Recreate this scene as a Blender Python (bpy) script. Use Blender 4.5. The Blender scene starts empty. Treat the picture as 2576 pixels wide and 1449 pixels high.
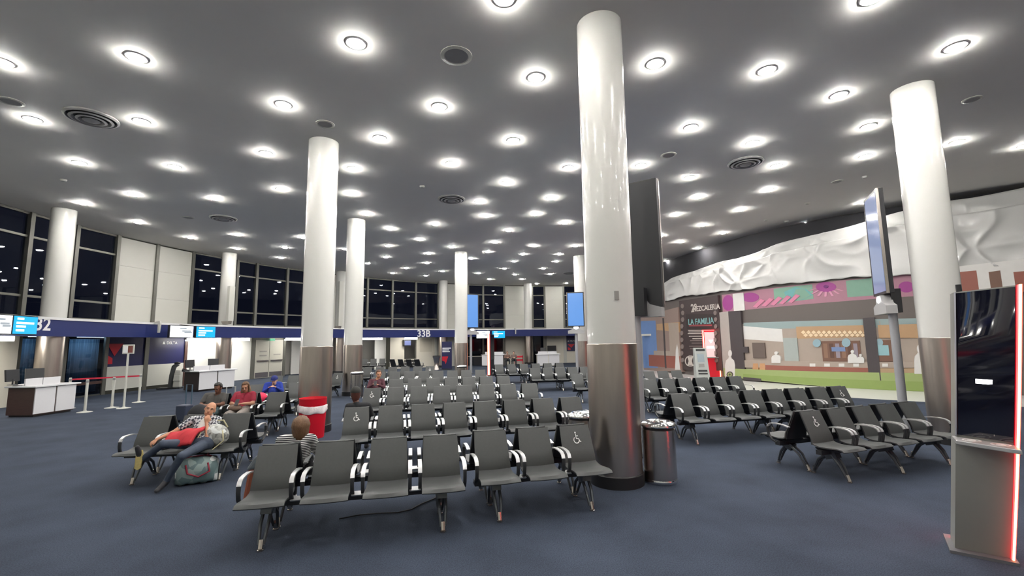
import bpy, math, random
import numpy as np
from mathutils import Vector, Matrix

random.seed(7)
rng = np.random.default_rng(7)
scene = bpy.context.scene
COL = scene.collection
PI = math.pi

# ---------------------------------------------------------------- camera
F, PITCH, ROLL, EYE = 1132.9, math.radians(6.718), math.radians(-0.855), 1.95
_fw = Vector((0, math.cos(PITCH), math.sin(PITCH)))
_u0 = Vector((0, -math.sin(PITCH), math.cos(PITCH)))
_r0 = Vector((1, 0, 0))
_rt = _r0 * math.cos(ROLL) + _u0 * math.sin(ROLL)
_up = -_r0 * math.sin(ROLL) + _u0 * math.cos(ROLL)
cd = bpy.data.cameras.new('camera')
cd.sensor_width = 36.0
cd.lens = F / 2576 * 36.0
cd.clip_start, cd.clip_end = 0.05, 300
cam = bpy.data.objects.new('camera', cd)
M = Matrix((_rt, _up, -_fw)).transposed().to_4x4()
M.translation = (0, 0, EYE)
cam.matrix_world = M
COL.objects.link(cam)
scene.camera = cam

# ---------------------------------------------------------------- world, exposure
w = bpy.data.worlds.new('night')
scene.world = w
w.use_nodes = True
w.node_tree.nodes['Background'].inputs[0].default_value = (0.010, 0.011, 0.020, 1)
w.node_tree.nodes['Background'].inputs[1].default_value = 1.0
vs = scene.view_settings
vs.view_transform = 'Standard'
vs.look = 'None'
vs.gamma = 1
vs.use_curve_mapping = False
vs.exposure = 0.0
cy = scene.cycles
cy.max_bounces = 5; cy.diffuse_bounces = 3; cy.glossy_bounces = 3; cy.transparent_max_bounces = 8; cy.transmission_bounces = 3
cy.caustics_reflective = False; cy.caustics_refractive = False; cy.sample_clamp_indirect = 6.0
cy.use_adaptive_sampling = True; cy.adaptive_threshold = 0.03; cy.use_light_tree = False
LAMP = 315.0           # radiance of a downlight lens
CEIL = 6.795           # ceiling height
CX, CY, RW = 5.58, 17.07, 22.89      # the round hall

# ---------------------------------------------------------------- measuring helpers
def ray(px, py):
    return _fw + _rt * ((px - 1288) / F) + _up * ((724.5 - py) / F)
def Z(px, py, z=0.0):
    d = ray(px, py); t = (z - EYE) / d.z
    return Vector((d.x * t, d.y * t, z))
def D(px, py, Y):
    d = ray(px, py); t = Y / d.y
    return Vector((d.x * t, Y, EYE + d.z * t))
def ring(px, py, r=RW):
    d = ray(px, py)
    a = d.x ** 2 + d.y ** 2; b = -2 * (d.x * CX + d.y * CY); c = CX * CX + CY * CY - r * r
    t = (-b + math.sqrt(b * b - 4 * a * c)) / (2 * a)
    return Vector((d.x * t, d.y * t, EYE + d.z * t))
def ang(px, py, r=RW):
    p = ring(px, py, r)
    return math.atan2(p.y - CY, p.x - CX) % (2 * PI)
def on_ring(a, r, z=0.0):
    return Vector((CX + r * math.cos(a), CY + r * math.sin(a), z))

# ---------------------------------------------------------------- materials
MATS = {}
def mat(name, color=(.8, .8, .8), rough=.5, metal=0.0, noise=0.0, nscale=20, bump=0.0, bscale=60, emit=None, estr=0.0, spec=.5, coat=0.0, stretch=None, alpha=1.0):
    if name in MATS: return MATS[name]
    m = bpy.data.materials.new(name); m.use_nodes = True
    nt = m.node_tree; b = nt.nodes['Principled BSDF']
    b.inputs['Base Color'].default_value = (*color, 1)
    b.inputs['Roughness'].default_value = rough
    b.inputs['Metallic'].default_value = metal
    b.inputs['Specular IOR Level'].default_value = spec
    if coat: b.inputs['Coat Weight'].default_value = coat
    tc = nt.nodes.new('ShaderNodeTexCoord')
    src = tc.outputs['Object']
    if stretch:
        mp = nt.nodes.new('ShaderNodeMapping'); mp.inputs['Scale'].default_value = stretch
        nt.links.new(src, mp.inputs['Vector']); src = mp.outputs['Vector']
    if noise or True:
        n = nt.nodes.new('ShaderNodeTexNoise'); n.inputs['Scale'].default_value = nscale; n.inputs['Detail'].default_value = 4
        nt.links.new(src, n.inputs['Vector'])
        mx = nt.nodes.new('ShaderNodeMix'); mx.data_type = 'RGBA'
        k = max(noise, .02)
        mx.inputs['A'].default_value = (*[c * (1 - k) for c in color], 1)
        mx.inputs['B'].default_value = (*[min(1, c * (1 + k)) for c in color], 1)
        nt.links.new(n.outputs['Fac'], mx.inputs['Factor'])
        nt.links.new(mx.outputs['Result'], b.inputs['Base Color'])
    if bump:
        n2 = nt.nodes.new('ShaderNodeTexNoise'); n2.inputs['Scale'].default_value = bscale; n2.inputs['Detail'].default_value = 3
        nt.links.new(src, n2.inputs['Vector'])
        bp = nt.nodes.new('ShaderNodeBump'); bp.inputs['Strength'].default_value = bump; bp.inputs['Distance'].default_value = .01
        nt.links.new(n2.outputs['Fac'], bp.inputs['Height']); nt.links.new(bp.outputs['Normal'], b.inputs['Normal'])
    if emit:
        b.inputs['Emission Color'].default_value = (*emit, 1); b.inputs['Emission Strength'].default_value = estr
    MATS[name] = m
    return m
def srgb(r, g, b):
    f = lambda c: (c / 255 / 12.92) if c <= 10 else ((c / 255 + .055) / 1.055) ** 2.4
    return (f(r), f(g), f(b))

def glass_mat(name, tint, refl):
    m = bpy.data.materials.new(name); m.use_nodes = True; nt = m.node_tree
    for n in list(nt.nodes): nt.nodes.remove(n)
    out = nt.nodes.new('ShaderNodeOutputMaterial'); mx = nt.nodes.new('ShaderNodeMixShader')
    tr = nt.nodes.new('ShaderNodeBsdfTransparent'); gl = nt.nodes.new('ShaderNodeBsdfGlossy'); lw = nt.nodes.new('ShaderNodeLayerWeight'); pw = nt.nodes.new('ShaderNodeMath'); fr = nt.nodes.new('ShaderNodeMath')
    tr.inputs[0].default_value = (*tint, 1); gl.inputs['Roughness'].default_value = 0.015
    gl.inputs['Color'].default_value = (refl, refl, refl * 1.05, 1)
    pw.operation = 'POWER'; pw.inputs[1].default_value = 4.0; fr.operation = 'MULTIPLY_ADD'; fr.inputs[1].default_value = .75; fr.inputs[2].default_value = .05
    nt.links.new(lw.outputs['Facing'], pw.inputs[0]); nt.links.new(pw.outputs[0], fr.inputs[0])
    nt.links.new(fr.outputs[0], mx.inputs[0]); nt.links.new(tr.outputs[0], mx.inputs[1]); nt.links.new(gl.outputs[0], mx.inputs[2])
    nt.links.new(mx.outputs[0], out.inputs[0])
    MATS[name] = m
    return m

M_CARPET = mat('carpet_navy', (.050, .063, .090), .95, noise=.45, nscale=1.3, bump=.5, bscale=220, spec=.15)
def carpet_fix():
    nt = M_CARPET.node_tree; b = nt.nodes['Principled BSDF']
    mx = [n for n in nt.nodes if n.type == 'MIX'][0]
    n = nt.nodes.new('ShaderNodeTexNoise'); n.inputs['Scale'].default_value = 90; n.inputs['Detail'].default_value = 2
    tc = [q for q in nt.nodes if q.type == 'TEX_COORD'][0]
    nt.links.new(tc.outputs['Object'], n.inputs['Vector'])
    m2 = nt.nodes.new('ShaderNodeMix'); m2.data_type = 'RGBA'; m2.blend_type = 'MULTIPLY'; m2.inputs['Factor'].default_value = .55
    rp = nt.nodes.new('ShaderNodeValToRGB'); rp.color_ramp.elements[0].color = (.45, .45, .5, 1); rp.color_ramp.elements[1].color = (1.3, 1.3, 1.3, 1)
    rp.color_ramp.elements[0].position = .35; rp.color_ramp.elements[1].position = .65
    nt.links.new(n.outputs['Fac'], rp.inputs['Fac']); nt.links.new(mx.outputs['Result'], m2.inputs['A']); nt.links.new(rp.outputs['Color'], m2.inputs['B'])
    nt.links.new(m2.outputs['Result'], b.inputs['Base Color'])
carpet_fix()
M_CEIL = mat('ceiling_paint', (.87, .845, .80), .7, noise=.02, nscale=3)
M_TILE = mat('terrazzo_pale', (.72, .72, .70), .25, noise=.08, nscale=70)
M_WHITE = mat('column_white', (.70, .70, .66), .22, noise=.01, nscale=2, coat=.3)
M_STEEL = mat('steel_cladding', (.52, .46, .41), .30, metal=1, noise=.22, nscale=3, stretch=(3, 3, .4))
M_STEELB = mat('steel_brushed', (.62, .57, .52), .24, metal=1, noise=.1, nscale=8, stretch=(1, 1, 12))
M_CHROME = mat('chrome', (.80, .80, .80), .08, metal=1)
M_BLACK = mat('black_rubber', (.012, .012, .014), .5)
M_BLACKM = mat('black_metal', (.018, .019, .022), .35, bump=.02)
M_SEAT = mat('charcoal_vinyl', (.068, .072, .072), .48, noise=.1, nscale=40, bump=.06, bscale=260)
M_SEATB = mat('dark_shell', (.016, .017, .020), .5)
M_ALU = mat('aluminium_arm', (.62, .63, .63), .35, metal=.6, noise=.03)
M_ARMP = mat('dark_arm_post', (.05, .052, .055), .4, metal=.4)
M_LEG = mat('leg_grey', (.10, .11, .12), .35, metal=.7)
M_ICON = mat('icon_white', (.85, .85, .84), .5)
M_PANEL = mat('wall_panel_white', (.60, .60, .545), .45, noise=.02, nscale=2)
M_MULL = mat('mullion_bronze', (.16, .16, .14), .4, metal=.5, noise=.1)
M_MULLB = mat('mullion_dark', (.05, .05, .04), .45, metal=.4)
M_GLASS = glass_mat('window_glass', (.55, .60, .68), .75)
M_NAVY = mat('navy_fascia', srgb(28, 42, 100), .4, noise=.06, nscale=4)
M_NAVYD = mat('navy_poster', srgb(30, 33, 78), .4, noise=.05)
M_LEDGE = mat('ledge_white', (.80, .80, .80), .4)
M_RED = mat('red_print', srgb(200, 30, 50), .4)
M_TXT = mat('letter_white', (.9, .9, .9), .4)
M_COUNTER = mat('counter_white', (.78, .78, .80), .35)
M_WOOD = mat('counter_brown', (.075, .040, .034), .35, noise=.3, nscale=6, stretch=(1, 1, 6))
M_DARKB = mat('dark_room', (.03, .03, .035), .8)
M_CREAM = mat('cream_wall', (.74, .70, .60), .5, noise=.02)
M_DOORM = mat('door_steel', (.48, .47, .41), .4, noise=.04)
M_GREYW = mat('grey_wall', (.30, .29, .27), .6)

# ---------------------------------------------------------------- mesh builder
class MB:
    def __init__(s): s.v = []; s.f = []
    def add(s, vs_, fs): 
        o = len(s.v); s.v += [tuple(p) for p in vs_]; s.f += [tuple(i + o for i in f) for f in fs]; return s
    def hexa(s, p):   # 8 points: bottom 4 (ccw), top 4
        return s.add(p, [(3, 2, 1, 0), (4, 5, 6, 7), (0, 1, 5, 4), (1, 2, 6, 5), (2, 3, 7, 6), (3, 0, 4, 7)])
    def box(s, x0, x1, y0, y1, z0, z1):
        return s.hexa([(x0, y0, z0), (x1, y0, z0), (x1, y1, z0), (x0, y1, z0), (x0, y0, z1), (x1, y0, z1), (x1, y1, z1), (x0, y1, z1)])
    def bar(s, a, b, wx, wz, side=None):   # box between two points, width wx along side, wz along the other
        a, b = Vector(a), Vector(b); d = (b - a).normalized()
        sd = Vector(side) if side else Vector((1, 0, 0))
        sd = (sd - d * sd.dot(d)).normalized(); t = d.cross(sd)
        sd = sd * wx / 2; t = t * wz / 2
        return s.hexa([a - sd - t, a + sd - t, a + sd + t, a - sd + t, b - sd - t, b + sd - t, b + sd + t, b - sd + t])
    def tube(s, path, r, n=8, cap=True):
        path = [Vector(p) for p in path]; rs = r if isinstance(r, (list, tuple)) else [r] * len(path)
        vs_, fs = [], []; up = None
        for i, p in enumerate(path):
            d = (path[min(i + 1, len(path) - 1)] - path[max(i - 1, 0)]).normalized()
            if up is None: up = d.orthogonal().normalized()
            up = (up - d * up.dot(d)); up = up.normalized() if up.length > 1e-6 else d.orthogonal().normalized()
            q = d.cross(up)
            for k in range(n):
                a = 2 * PI * k / n; vs_.append(p + (up * math.cos(a) + q * math.sin(a)) * rs[i])
        for i in range(len(path) - 1):
            for k in range(n): fs.append((i * n + k, i * n + (k + 1) % n, (i + 1) * n + (k + 1) % n, (i + 1) * n + k))
        if cap: fs += [tuple(reversed(range(n))), tuple(range((len(path) - 1) * n, len(path) * n))]
        return s.add(vs_, fs)
    def lathe(s, prof, n=32, c=(0, 0, 0), cap=True):
        vs_, fs = [], []
        for r, z in prof:
            for k in range(n): a = 2 * PI * k / n; vs_.append((c[0] + r * math.cos(a), c[1] + r * math.sin(a), c[2] + z))
        m = len(prof)
        for i in range(m - 1):
            for k in range(n): fs.append((i * n + k, i * n + (k + 1) % n, (i + 1) * n + (k + 1) % n, (i + 1) * n + k))
        if cap: fs += [tuple(reversed(range(n))), tuple(range((m - 1) * n, m * n))]
        return s.add(vs_, fs)
    def prism(s, poly, a, b):   # polygon of 2-tuples mapped by functions a(p), b(p) to the two end faces
        n = len(poly); A = [a(p) for p in poly]; B = [b(p) for p in poly]
        return s.add(A + B, [tuple(reversed(range(n))), tuple(range(n, 2 * n))] + [(i, (i + 1) % n, n + (i + 1) % n, n + i) for i in range(n)])
    def band(s, path, wx, th, side=(1, 0, 0)):   # flat strip swept along a path: width wx along side, thickness th
        path = [Vector(p) for p in path]; sd = Vector(side); vs_, fs = [], []
        for i, p in enumerate(path):
            d = (path[min(i + 1, len(path) - 1)] - path[max(i - 1, 0)]).normalized(); nn = d.cross(sd).normalized()
            for (u, v) in ((-1, -1), (1, -1), (1, 1), (-1, 1)): vs_.append(p + sd * (u * wx / 2) + nn * (v * th / 2))
        m = len(path)
        for i in range(m - 1):
            for k in range(4): fs.append((i * 4 + k, i * 4 + (k + 1) % 4, i * 4 + 4 + (k + 1) % 4, i * 4 + 4 + k))
        fs += [(3, 2, 1, 0), (m * 4 - 4, m * 4 - 3, m * 4 - 2, m * 4 - 1)]
        return s.add(vs_, fs)
    def ico(s, c, r, n=10, sc=(1, 1, 1)):
        prof = [(math.sin(PI * i / n), -math.cos(PI * i / n)) for i in range(n + 1)]
        prof[0] = (.001, -1); prof[-1] = (.001, 1); k = n * 2
        t = MB(); t.lathe(prof, k)
        return s.add([(c[0] + p[0] * r * sc[0], c[1] + p[1] * r * sc[1], c[2] + p[2] * r * sc[2]) for p in t.v], t.f)
    def mesh(s, name, m, smooth=False, auto=None):
        me = bpy.data.meshes.new(name); me.from_pydata(s.v, [], s.f)
        if m: me.materials.append(m)
        if smooth: me.shade_smooth()
        if auto is not None:
            me.shade_smooth(); me.set_sharp_from_angle(angle=math.radians(auto))
        me.update()
        return me
    def build(s, name, m, parent=None, smooth=False, auto=None, loc=None, rz=0, bevel=0):
        o = link(name, s.mesh(name, m, smooth, auto), parent)
        if loc is not None: o.location = loc
        if rz: o.rotation_euler = (0, 0, rz)
        if bevel:
            b = o.modifiers.new('bevel', 'BEVEL'); b.width = bevel; b.segments = 2; b.limit_method = 'ANGLE'
        return o
def link(name, me, parent=None, loc=None, rz=0):
    o = bpy.data.objects.new(name, me); COL.objects.link(o)
    if parent: o.parent = parent
    if loc is not None: o.location = loc
    if rz: o.rotation_euler = (0, 0, rz)
    return o
def thing(name, label, cat, loc=(0, 0, 0), rz=0, group=None):
    o = bpy.data.objects.new(name, None); COL.objects.link(o); o.empty_display_size = .1
    o.location = loc; o.rotation_euler = (0, 0, rz)
    return tag(o, label, cat, group)
def tag(o, label, cat, group=None):
    o['label'] = label; o['category'] = cat
    if group: o['group'] = group
    return o
def struct(o):
    o['kind'] = 'structure'; return o
def copy_tree(o, parent=None):
    c = o.copy(); COL.objects.link(c); c.parent = parent
    for ch in list(o.children): copy_tree(ch, c)
    return c
def text_mesh(txt, size, m, ext=.004, name='lettering', bold=0.0, align='CENTER'):
    cu = bpy.data.curves.new('t', 'FONT'); cu.body = txt; cu.size = size; cu.extrude = ext; cu.offset = bold; cu.align_x = align; cu.align_y = 'CENTER'; cu.resolution_u = 3
    o = bpy.data.objects.new('t', cu); COL.objects.link(o)
    dg = bpy.context.evaluated_depsgraph_get()
    me = bpy.data.meshes.new_from_object(o.evaluated_get(dg)); bpy.data.objects.remove(o); bpy.data.curves.remove(cu)
    me.materials.clear(); me.materials.append(m); me.name = name
    return me
def frame_at(p, nrm):    # object matrix whose local x runs along the wall, local y up, local z = outward normal
    z = Vector(nrm).normalized(); y = Vector((0, 0, 1)); x = y.cross(z).normalized()
    m = Matrix((x, y, z)).transposed().to_4x4(); m.translation = p; return m
def place_text(txt, size, m, p, nrm, parent, bold=0.0, name='lettering', ext=.004):
    o = link(name, text_mesh(txt, size, m, ext, name, bold), parent)
    mw = frame_at(p, nrm)
    o.matrix_local = (parent.matrix_basis.inverted() @ mw) if parent else mw
    return o

# ================================================================= the hall
RO = RW + 4.2
b = MB(); n = 96
b.add([(CX + RO * math.cos(2 * PI * k / n), CY + RO * math.sin(2 * PI * k / n), 0) for k in range(n)], [tuple(range(n))])
struct(b.build('floor', M_CARPET))
b = MB(); n = 96
b.prism([(CX + (RW + .35) * math.cos(2 * PI * k / n), CY + (RW + .35) * math.sin(2 * PI * k / n)) for k in range(n)], lambda p: (*p, CEIL), lambda p: (*p, CEIL + .3))
struct(b.build('ceiling', M_CEIL))

# ---- round outer wall: upper bays of glass and white panels between mullions
UP = [(-330, 640, 'g'), (-190, 640, 'g'), (-62, 640, 'g'), (65, 640, 'g'), (181, 680, 'g'), (286, 700, 'p'), (387, 710, 'p'), (479, 720, 'g'), (593, 720, 'g'), (643, 720, 'g'), (720, 740, 'g'),
      (790, 745, 'p'), (864, 745, 'g'), (923, 760, 'g'), (986, 765, 'g'), (1045, 768, 'g'), (1102, 770, 'p'), (1177, 770, 'g'), (1215, 770, 'g'),
      (1268, 770, 'p'), (1339, 770, 'g'), (1370, 770, 'p'), (1418, 770, 'g'), (1480, 770, 'p'), (1550, 770, 'g'), (1620, 770, 'g'), (1690, 770, 'p')]
angs = [(ang(x, y), t) for x, y, t in UP]
wall_back = struct(thing('wall_back', 'round outer wall of dark windows and white panels', 'wall'))
del wall_back['category']
Z_SILL, Z_T1, Z_T2 = 3.02, 3.80, 5.92
def chord_slab(a0, a1, r, z0, z1, th, name, m, parent, off=0.0):
    p0, p1 = on_ring(a0, r), on_ring(a1, r); q0, q1 = on_ring(a0, r + th), on_ring(a1, r + th)
    bb = MB().hexa([(p0.x, p0.y, z0), (p1.x, p1.y, z0), (q1.x, q1.y, z0), (q0.x, q0.y, z0), (p0.x, p0.y, z1), (p1.x, p1.y, z1), (q1.x, q1.y, z1), (q0.x, q0.y, z1)])
    return bb.build(name, m, parent)
def post(a, r, z0, z1, w_, d_, name, m, parent):
    rd = Vector((math.cos(a), math.sin(a), 0)); tg = Vector((-math.sin(a), math.cos(a), 0)); c = on_ring(a, r)
    bb = MB().hexa([c - tg * w_ / 2 - rd * d_ / 2 + Vector((0, 0, z)) if k == 0 else (c + tg * w_ / 2 - rd * d_ / 2 + Vector((0, 0, z)) if k == 1 else (c + tg * w_ / 2 + rd * d_ / 2 + Vector((0, 0, z)) if k == 2 else c - tg * w_ / 2 + rd * d_ / 2 + Vector((0, 0, z)))) for z in (z0, z1) for k in range(4)])
    return bb.build(name, m, parent)
wn = 0
for (a0, t), (a1, _) in zip(angs, angs[1:]):
    if t == 'p':
        e = (a1 - a0) * .035
        hs = [Z_SILL - .1, 4.2, 5.5, CEIL - .06]
        for z0, z1 in zip(hs, hs[1:]):
            chord_slab(a0 + e, a1 - e, RW - .06, z0 + .003, z1 - .003, .08, 'wall_panel', M_PANEL, wall_back)
    else:
        wn += 1
        wd = struct(thing('window_%d' % wn, 'dark night window bay of the round wall', 'window')); del wd['category']
        for z0, z1 in ((Z_SILL + .06, Z_T1), (Z_T1, Z_T2), (Z_T2, CEIL - .06)):
            chord_slab(a0, a1, RW, z0 + .04, z1 - .04, .012, 'pane', M_GLASS, wd)
        for zz in (Z_SILL + .06, Z_T1, Z_T2, CEIL - .05):
            chord_slab(a0, a1, RW - .06, zz - .04, zz + .04, .13, 'transom', M_MULL, wd)
    post(a0, RW - .03, Z_SILL - .1, CEIL, .15, .2, 'mullion', M_MULL, wall_back)
    chord_slab(a0, a1, RW - .02, CEIL - .07, CEIL, .1, 'head_rail', M_MULLB, wall_back)
# walls of the part of the hall behind the viewer and beyond the mural (plain)
def arc_wall(name, a0, a1, r, z0, z1, m, th=.2, n=24, parent=None):
    bb = MB()
    vs_ = []
    for k in range(n + 1):
        a = a0 + (a1 - a0) * k / n
        for (rr, zz) in ((r, z0), (r + th, z0), (r + th, z1), (r, z1)): p = on_ring(a, rr); vs_.append((p.x, p.y, zz))
    fs = []
    for k in range(n):
        for q in range(4): fs.append((k * 4 + q, k * 4 + (q + 1) % 4, k * 4 + 4 + (q + 1) % 4, k * 4 + 4 + q))
    fs += [(3, 2, 1, 0), (n * 4, n * 4 + 1, n * 4 + 2, n * 4 + 3)]
    return bb.add(vs_, fs).build(name, m, parent, auto=30)
aL, aR = angs[0][0], angs[-1][0]      # angles decrease going to the right across the far side
struct(arc_wall('wall_front', aL, aL + 1.9, RW, 0, CEIL, M_PANEL))
struct(arc_wall('wall_right', aR - 1.8, aR, RW, 0, CEIL, M_PANEL))

# ---- navy fascia ring with white ledge
RF = 20.95
fas = struct(arc_wall('trim_1', aR, aL, RF, 2.33, 2.88, M_NAVY, th=.16, n=60))
arc_wall('ledge', aR, aL, RF - .03, 2.88, 2.96, M_LEDGE, th=RW - RF - .1, n=60, parent=fas)
arc_wall('soffit', aR, aL, RF + .16, 2.36, 2.46, M_GREYW, th=RW - RF - .25, n=60, parent=fas)

# ---- lower storey of the outer wall (behind the fascia), bay by bay
lower = struct(thing('wall_left', 'lower storey of the round wall', 'wall')); del lower['category']
RL = RW - .25
def lo(x0, x1, m, z0=0.0, z1=2.4, name='wall_panel', y=900, r=RL, th=.1, parent=None):
    return chord_slab(ang(x0, y, r), ang(x1, y, r), r, z0, z1, th, name, m, parent or lower)
M_LGLASS = M_GLASS
lo(-170, 44, M_CREAM); lo(44, 52, M_MULLB, name='door_post'); lo(52, 100, M_GLASS, th=.02, name='pane')
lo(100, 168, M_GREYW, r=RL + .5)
lo(158, 168, M_MULL, name='door_post'); lo(168, 263, M_GLASS, z0=.55, th=.02, name='pane'); lo(168, 263, M_GLASS, z1=.47, th=.02, name='pane'); lo(168, 263, M_WOOD, .47, .58, 'transom', r=RL - .03); lo(168, 263, M_MULL, 0, .06, 'sill')
lo(263, 272, M_MULL, name='door_post', r=RL - .05)
poster_a = lo(272, 364, M_NAVYD, 1.12, 2.4, 'poster'); lo(272, 364, M_PANEL, .15, 1.12, r=RL - .02); lo(272, 364, M_MULLB, 0, .15, 'sill')
lo(364, 374, M_MULL, name='door_post', r=RL - .05)
poster_b = lo(374, 464, M_NAVYD, 1.12, 2.4, 'poster'); lo(374, 464, M_PANEL, .15, 1.12, r=RL - .02); lo(374, 464, M_MULLB, 0, .15, 'sill')
lo(464, 471, M_WOOD, name='door_post', r=RL - .05)
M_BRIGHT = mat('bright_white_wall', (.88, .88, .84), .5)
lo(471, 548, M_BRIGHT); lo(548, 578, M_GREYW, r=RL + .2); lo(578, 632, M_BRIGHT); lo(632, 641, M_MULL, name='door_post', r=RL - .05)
lo(712, 718, M_MULL, name='door_post', r=RL - .05)
lo(641, 712, M_MULL, 2.25, 2.4, 'door_head')
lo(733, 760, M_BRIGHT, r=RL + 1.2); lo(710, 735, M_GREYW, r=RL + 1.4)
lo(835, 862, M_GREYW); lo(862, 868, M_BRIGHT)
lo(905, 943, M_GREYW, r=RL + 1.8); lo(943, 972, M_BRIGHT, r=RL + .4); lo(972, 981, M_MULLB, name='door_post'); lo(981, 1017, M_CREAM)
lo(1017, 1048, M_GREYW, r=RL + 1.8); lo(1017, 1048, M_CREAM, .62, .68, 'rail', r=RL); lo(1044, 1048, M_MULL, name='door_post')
lo(1048, 1094, M_CREAM, r=RL - .05); lo(1056, 1086, mat('door_cream', (.62, .58, .48), .5), 1.2, 2.2, 'inset_panel', r=RL - .08, th=.05)
lo(1094, 1099, M_PANEL, name='door_post', r=RL - .1); lo(1099, 1176, M_PANEL)
lo(1176, 1214, M_GLASS, th=.02, name='pane'); lo(1213, 1218, M_MULL, name='door_post'); lo(1218, 1266, M_GLASS, th=.02, name='pane'); lo(1176, 1266, M_CREAM, .70, .76, 'rail', r=RL - .03)
lo(1176, 1266, M_DARKB, 0, .7, 'dado', r=RL + .02)
lo(1265, 1272, M_MULL, name='door_post', r=RL - .05); lo(1272, 1319, M_CREAM); lo(1319, 1342, M_GREYW); lo(1342, 1368, M_GLASS, th=.02, name='pane'); lo(1368, 1376, M_MULL, name='door_post', r=RL - .05)
lo(1376, 1419, M_CREAM); lo(1419, 1426, M_PANEL, name='door_post', r=RL - .08)
poster_c = lo(1426, 1447, M_NAVYD, 1.0, 2.3, 'poster', r=RL - .04); lo(1426, 1447, M_CREAM, 0, 1.0)
lo(1447, 1640, M_PANEL)
def drape(x0, x1, lb):
    a0, a1 = ang(x0, 900, RL + .9), ang(x1, 900, RL + .9); bb = MB(); n = 60; vs_, fs = [], []
    for k in range(n + 1):
        a = a0 + (a1 - a0) * k / n
        for zz in (.1, 1.2, 2.3): q = on_ring(a, RL + .9 + .05 * math.sin(k * 1.1) + .03 * math.sin(k * .37)); vs_.append((q.x, q.y, zz))
    for k in range(n):
        for j in (0, 1): fs.append((k * 3 + j, k * 3 + 3 + j, k * 3 + 4 + j, k * 3 + 1 + j))
    o = bb.add(vs_, fs).build('blue_curtain', mat('curtain_blue', (.16, .27, .36), .7, noise=.25, nscale=3), None, smooth=True); sd = o.modifiers.new('t', 'SOLIDIFY'); sd.thickness = .01
    tag(o, lb, 'curtain')
drape(48, 104, 'blue-grey curtain behind the narrow dark pane next to the cream wall'); drape(172, 246, 'blue-grey curtain behind the wide dark pane beside the red triangle poster')
M_COOL = mat('added_cool_lamp', (1, 1, 1), .4, emit=(.70, .88, 1), estr=30)  # lamps added behind the glass so the curtains show
for x0, x1, lb in ((60, 96, 'cool lamp added behind the narrow dark pane next to the cream wall'), (185, 250, 'cool lamp added behind the wide dark pane beside the red triangle poster')):
    t = thing('linear_lamp', lb, 'lamp', group='linear lamps under the fascia')
    chord_slab(ang(x0, 880, RL + .5), ang(x1, 880, RL + .5), RL + .3, 2.40, 2.46, .12, 'housing', M_LEDGE, t); chord_slab(ang(x0, 880, RL + .5), ang(x1, 880, RL + .5), RL + .31, 2.36, 2.40, .10, 'diffuser', M_COOL, t)
# outer dark closure behind glazed and open bays
struct(arc_wall('wall_outside', aR, aL, RW + 2.6, 0, 3.0, M_DARKB, n=48))
# double steel doors
door = struct(thing('door_1', 'pair of pale steel exit doors with push bars', 'door')); del door['category']
aD0, aD1 = ang(642, 900, RL - .06), ang(711, 900, RL - .06); aDm = (aD0 + aD1) / 2
for s_, (da, db) in enumerate(((aD0, aDm + .0006), (aDm - .0006, aD1))):
    leaf = chord_slab(da, db, RL - .06, .02, 2.24, .06, 'door_leaf', M_DOORM, door)
    ee = (db - da)
    chord_slab(da + ee * .07, db - ee * .07, RL - .14, .98, 1.05, .05, 'push_bar', M_STEELB, leaf)
    chord_slab(da + ee * .03, db - ee * .03, RL - .075, .06, .34, .012, 'kick_plate', M_STEELB, leaf)
    for zz in ((1.52, 1.28) if s_ == 0 else (1.32,)):
        chord_slab(da + ee * .3, db - ee * .18, RL - .07, zz, zz + .07, .01, 'door_sign', M_GREYW, leaf)
ex = chord_slab(ang(680, 855, RL - .3), ang(692, 855, RL - .3), RL - .3, 2.18, 2.31, .05, 'exit_sign', mat('exit_green', (.02, .25, .12), .4, emit=(.05, .6, .3), estr=.5), None)
tag(ex, 'small green exit sign above the pale steel doors', 'sign')
# poster graphics
def wall_n(a): return Vector((-math.cos(a), -math.sin(a), 0))
def tri_print(x, y, half, h, parent, r, m):
    a = ang(x, y, r); p = ring(x, y, r); tg = Vector((-math.sin(a), math.cos(a), 0)); nn = wall_n(a)
    bb = MB(); z = Vector((0, 0, 1))
    bb.prism([(-half, h / 2), (half, h / 2), (0, -h * .12)], lambda q: p - tg * q[0] + z * q[1], lambda q: p - tg * q[0] + z * q[1] + nn * .012)
    bb.prism([(-half, -h * .02), (-half * .22, -h * .22), (-half * .2, -h * .5), (-half, -h * .5)], lambda q: p - tg * q[0] + z * q[1], lambda q: p - tg * q[0] + z * q[1] + nn * .012)
    bb.build('red_triangle', m, parent)
tri_print(288, 890, .36, .85, poster_a, RL - .02, M_RED)
def ring_text(txt, x, y, size, r, parent, m=M_TXT, bold=.0):
    a = ang(x, y, r); return place_text(txt, size, m, ring(x, y, r), wall_n(a), parent, bold)
ring_text('\u25B2 DELTA', 427, 863, .18, RL - .03, poster_b)
ring_text('\u25B2 DELTA', 1437, 858, .16, RL - .07, poster_c)
tri_print(1437, 873, .3, .5, poster_c, RL - .06, M_RED)
ring_text('32', 108, 817, .58, RF - .01, fas, bold=.012)
ring_text('33B', 1066, 840, .70, RF - .01, fas, bold=.014)
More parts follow.
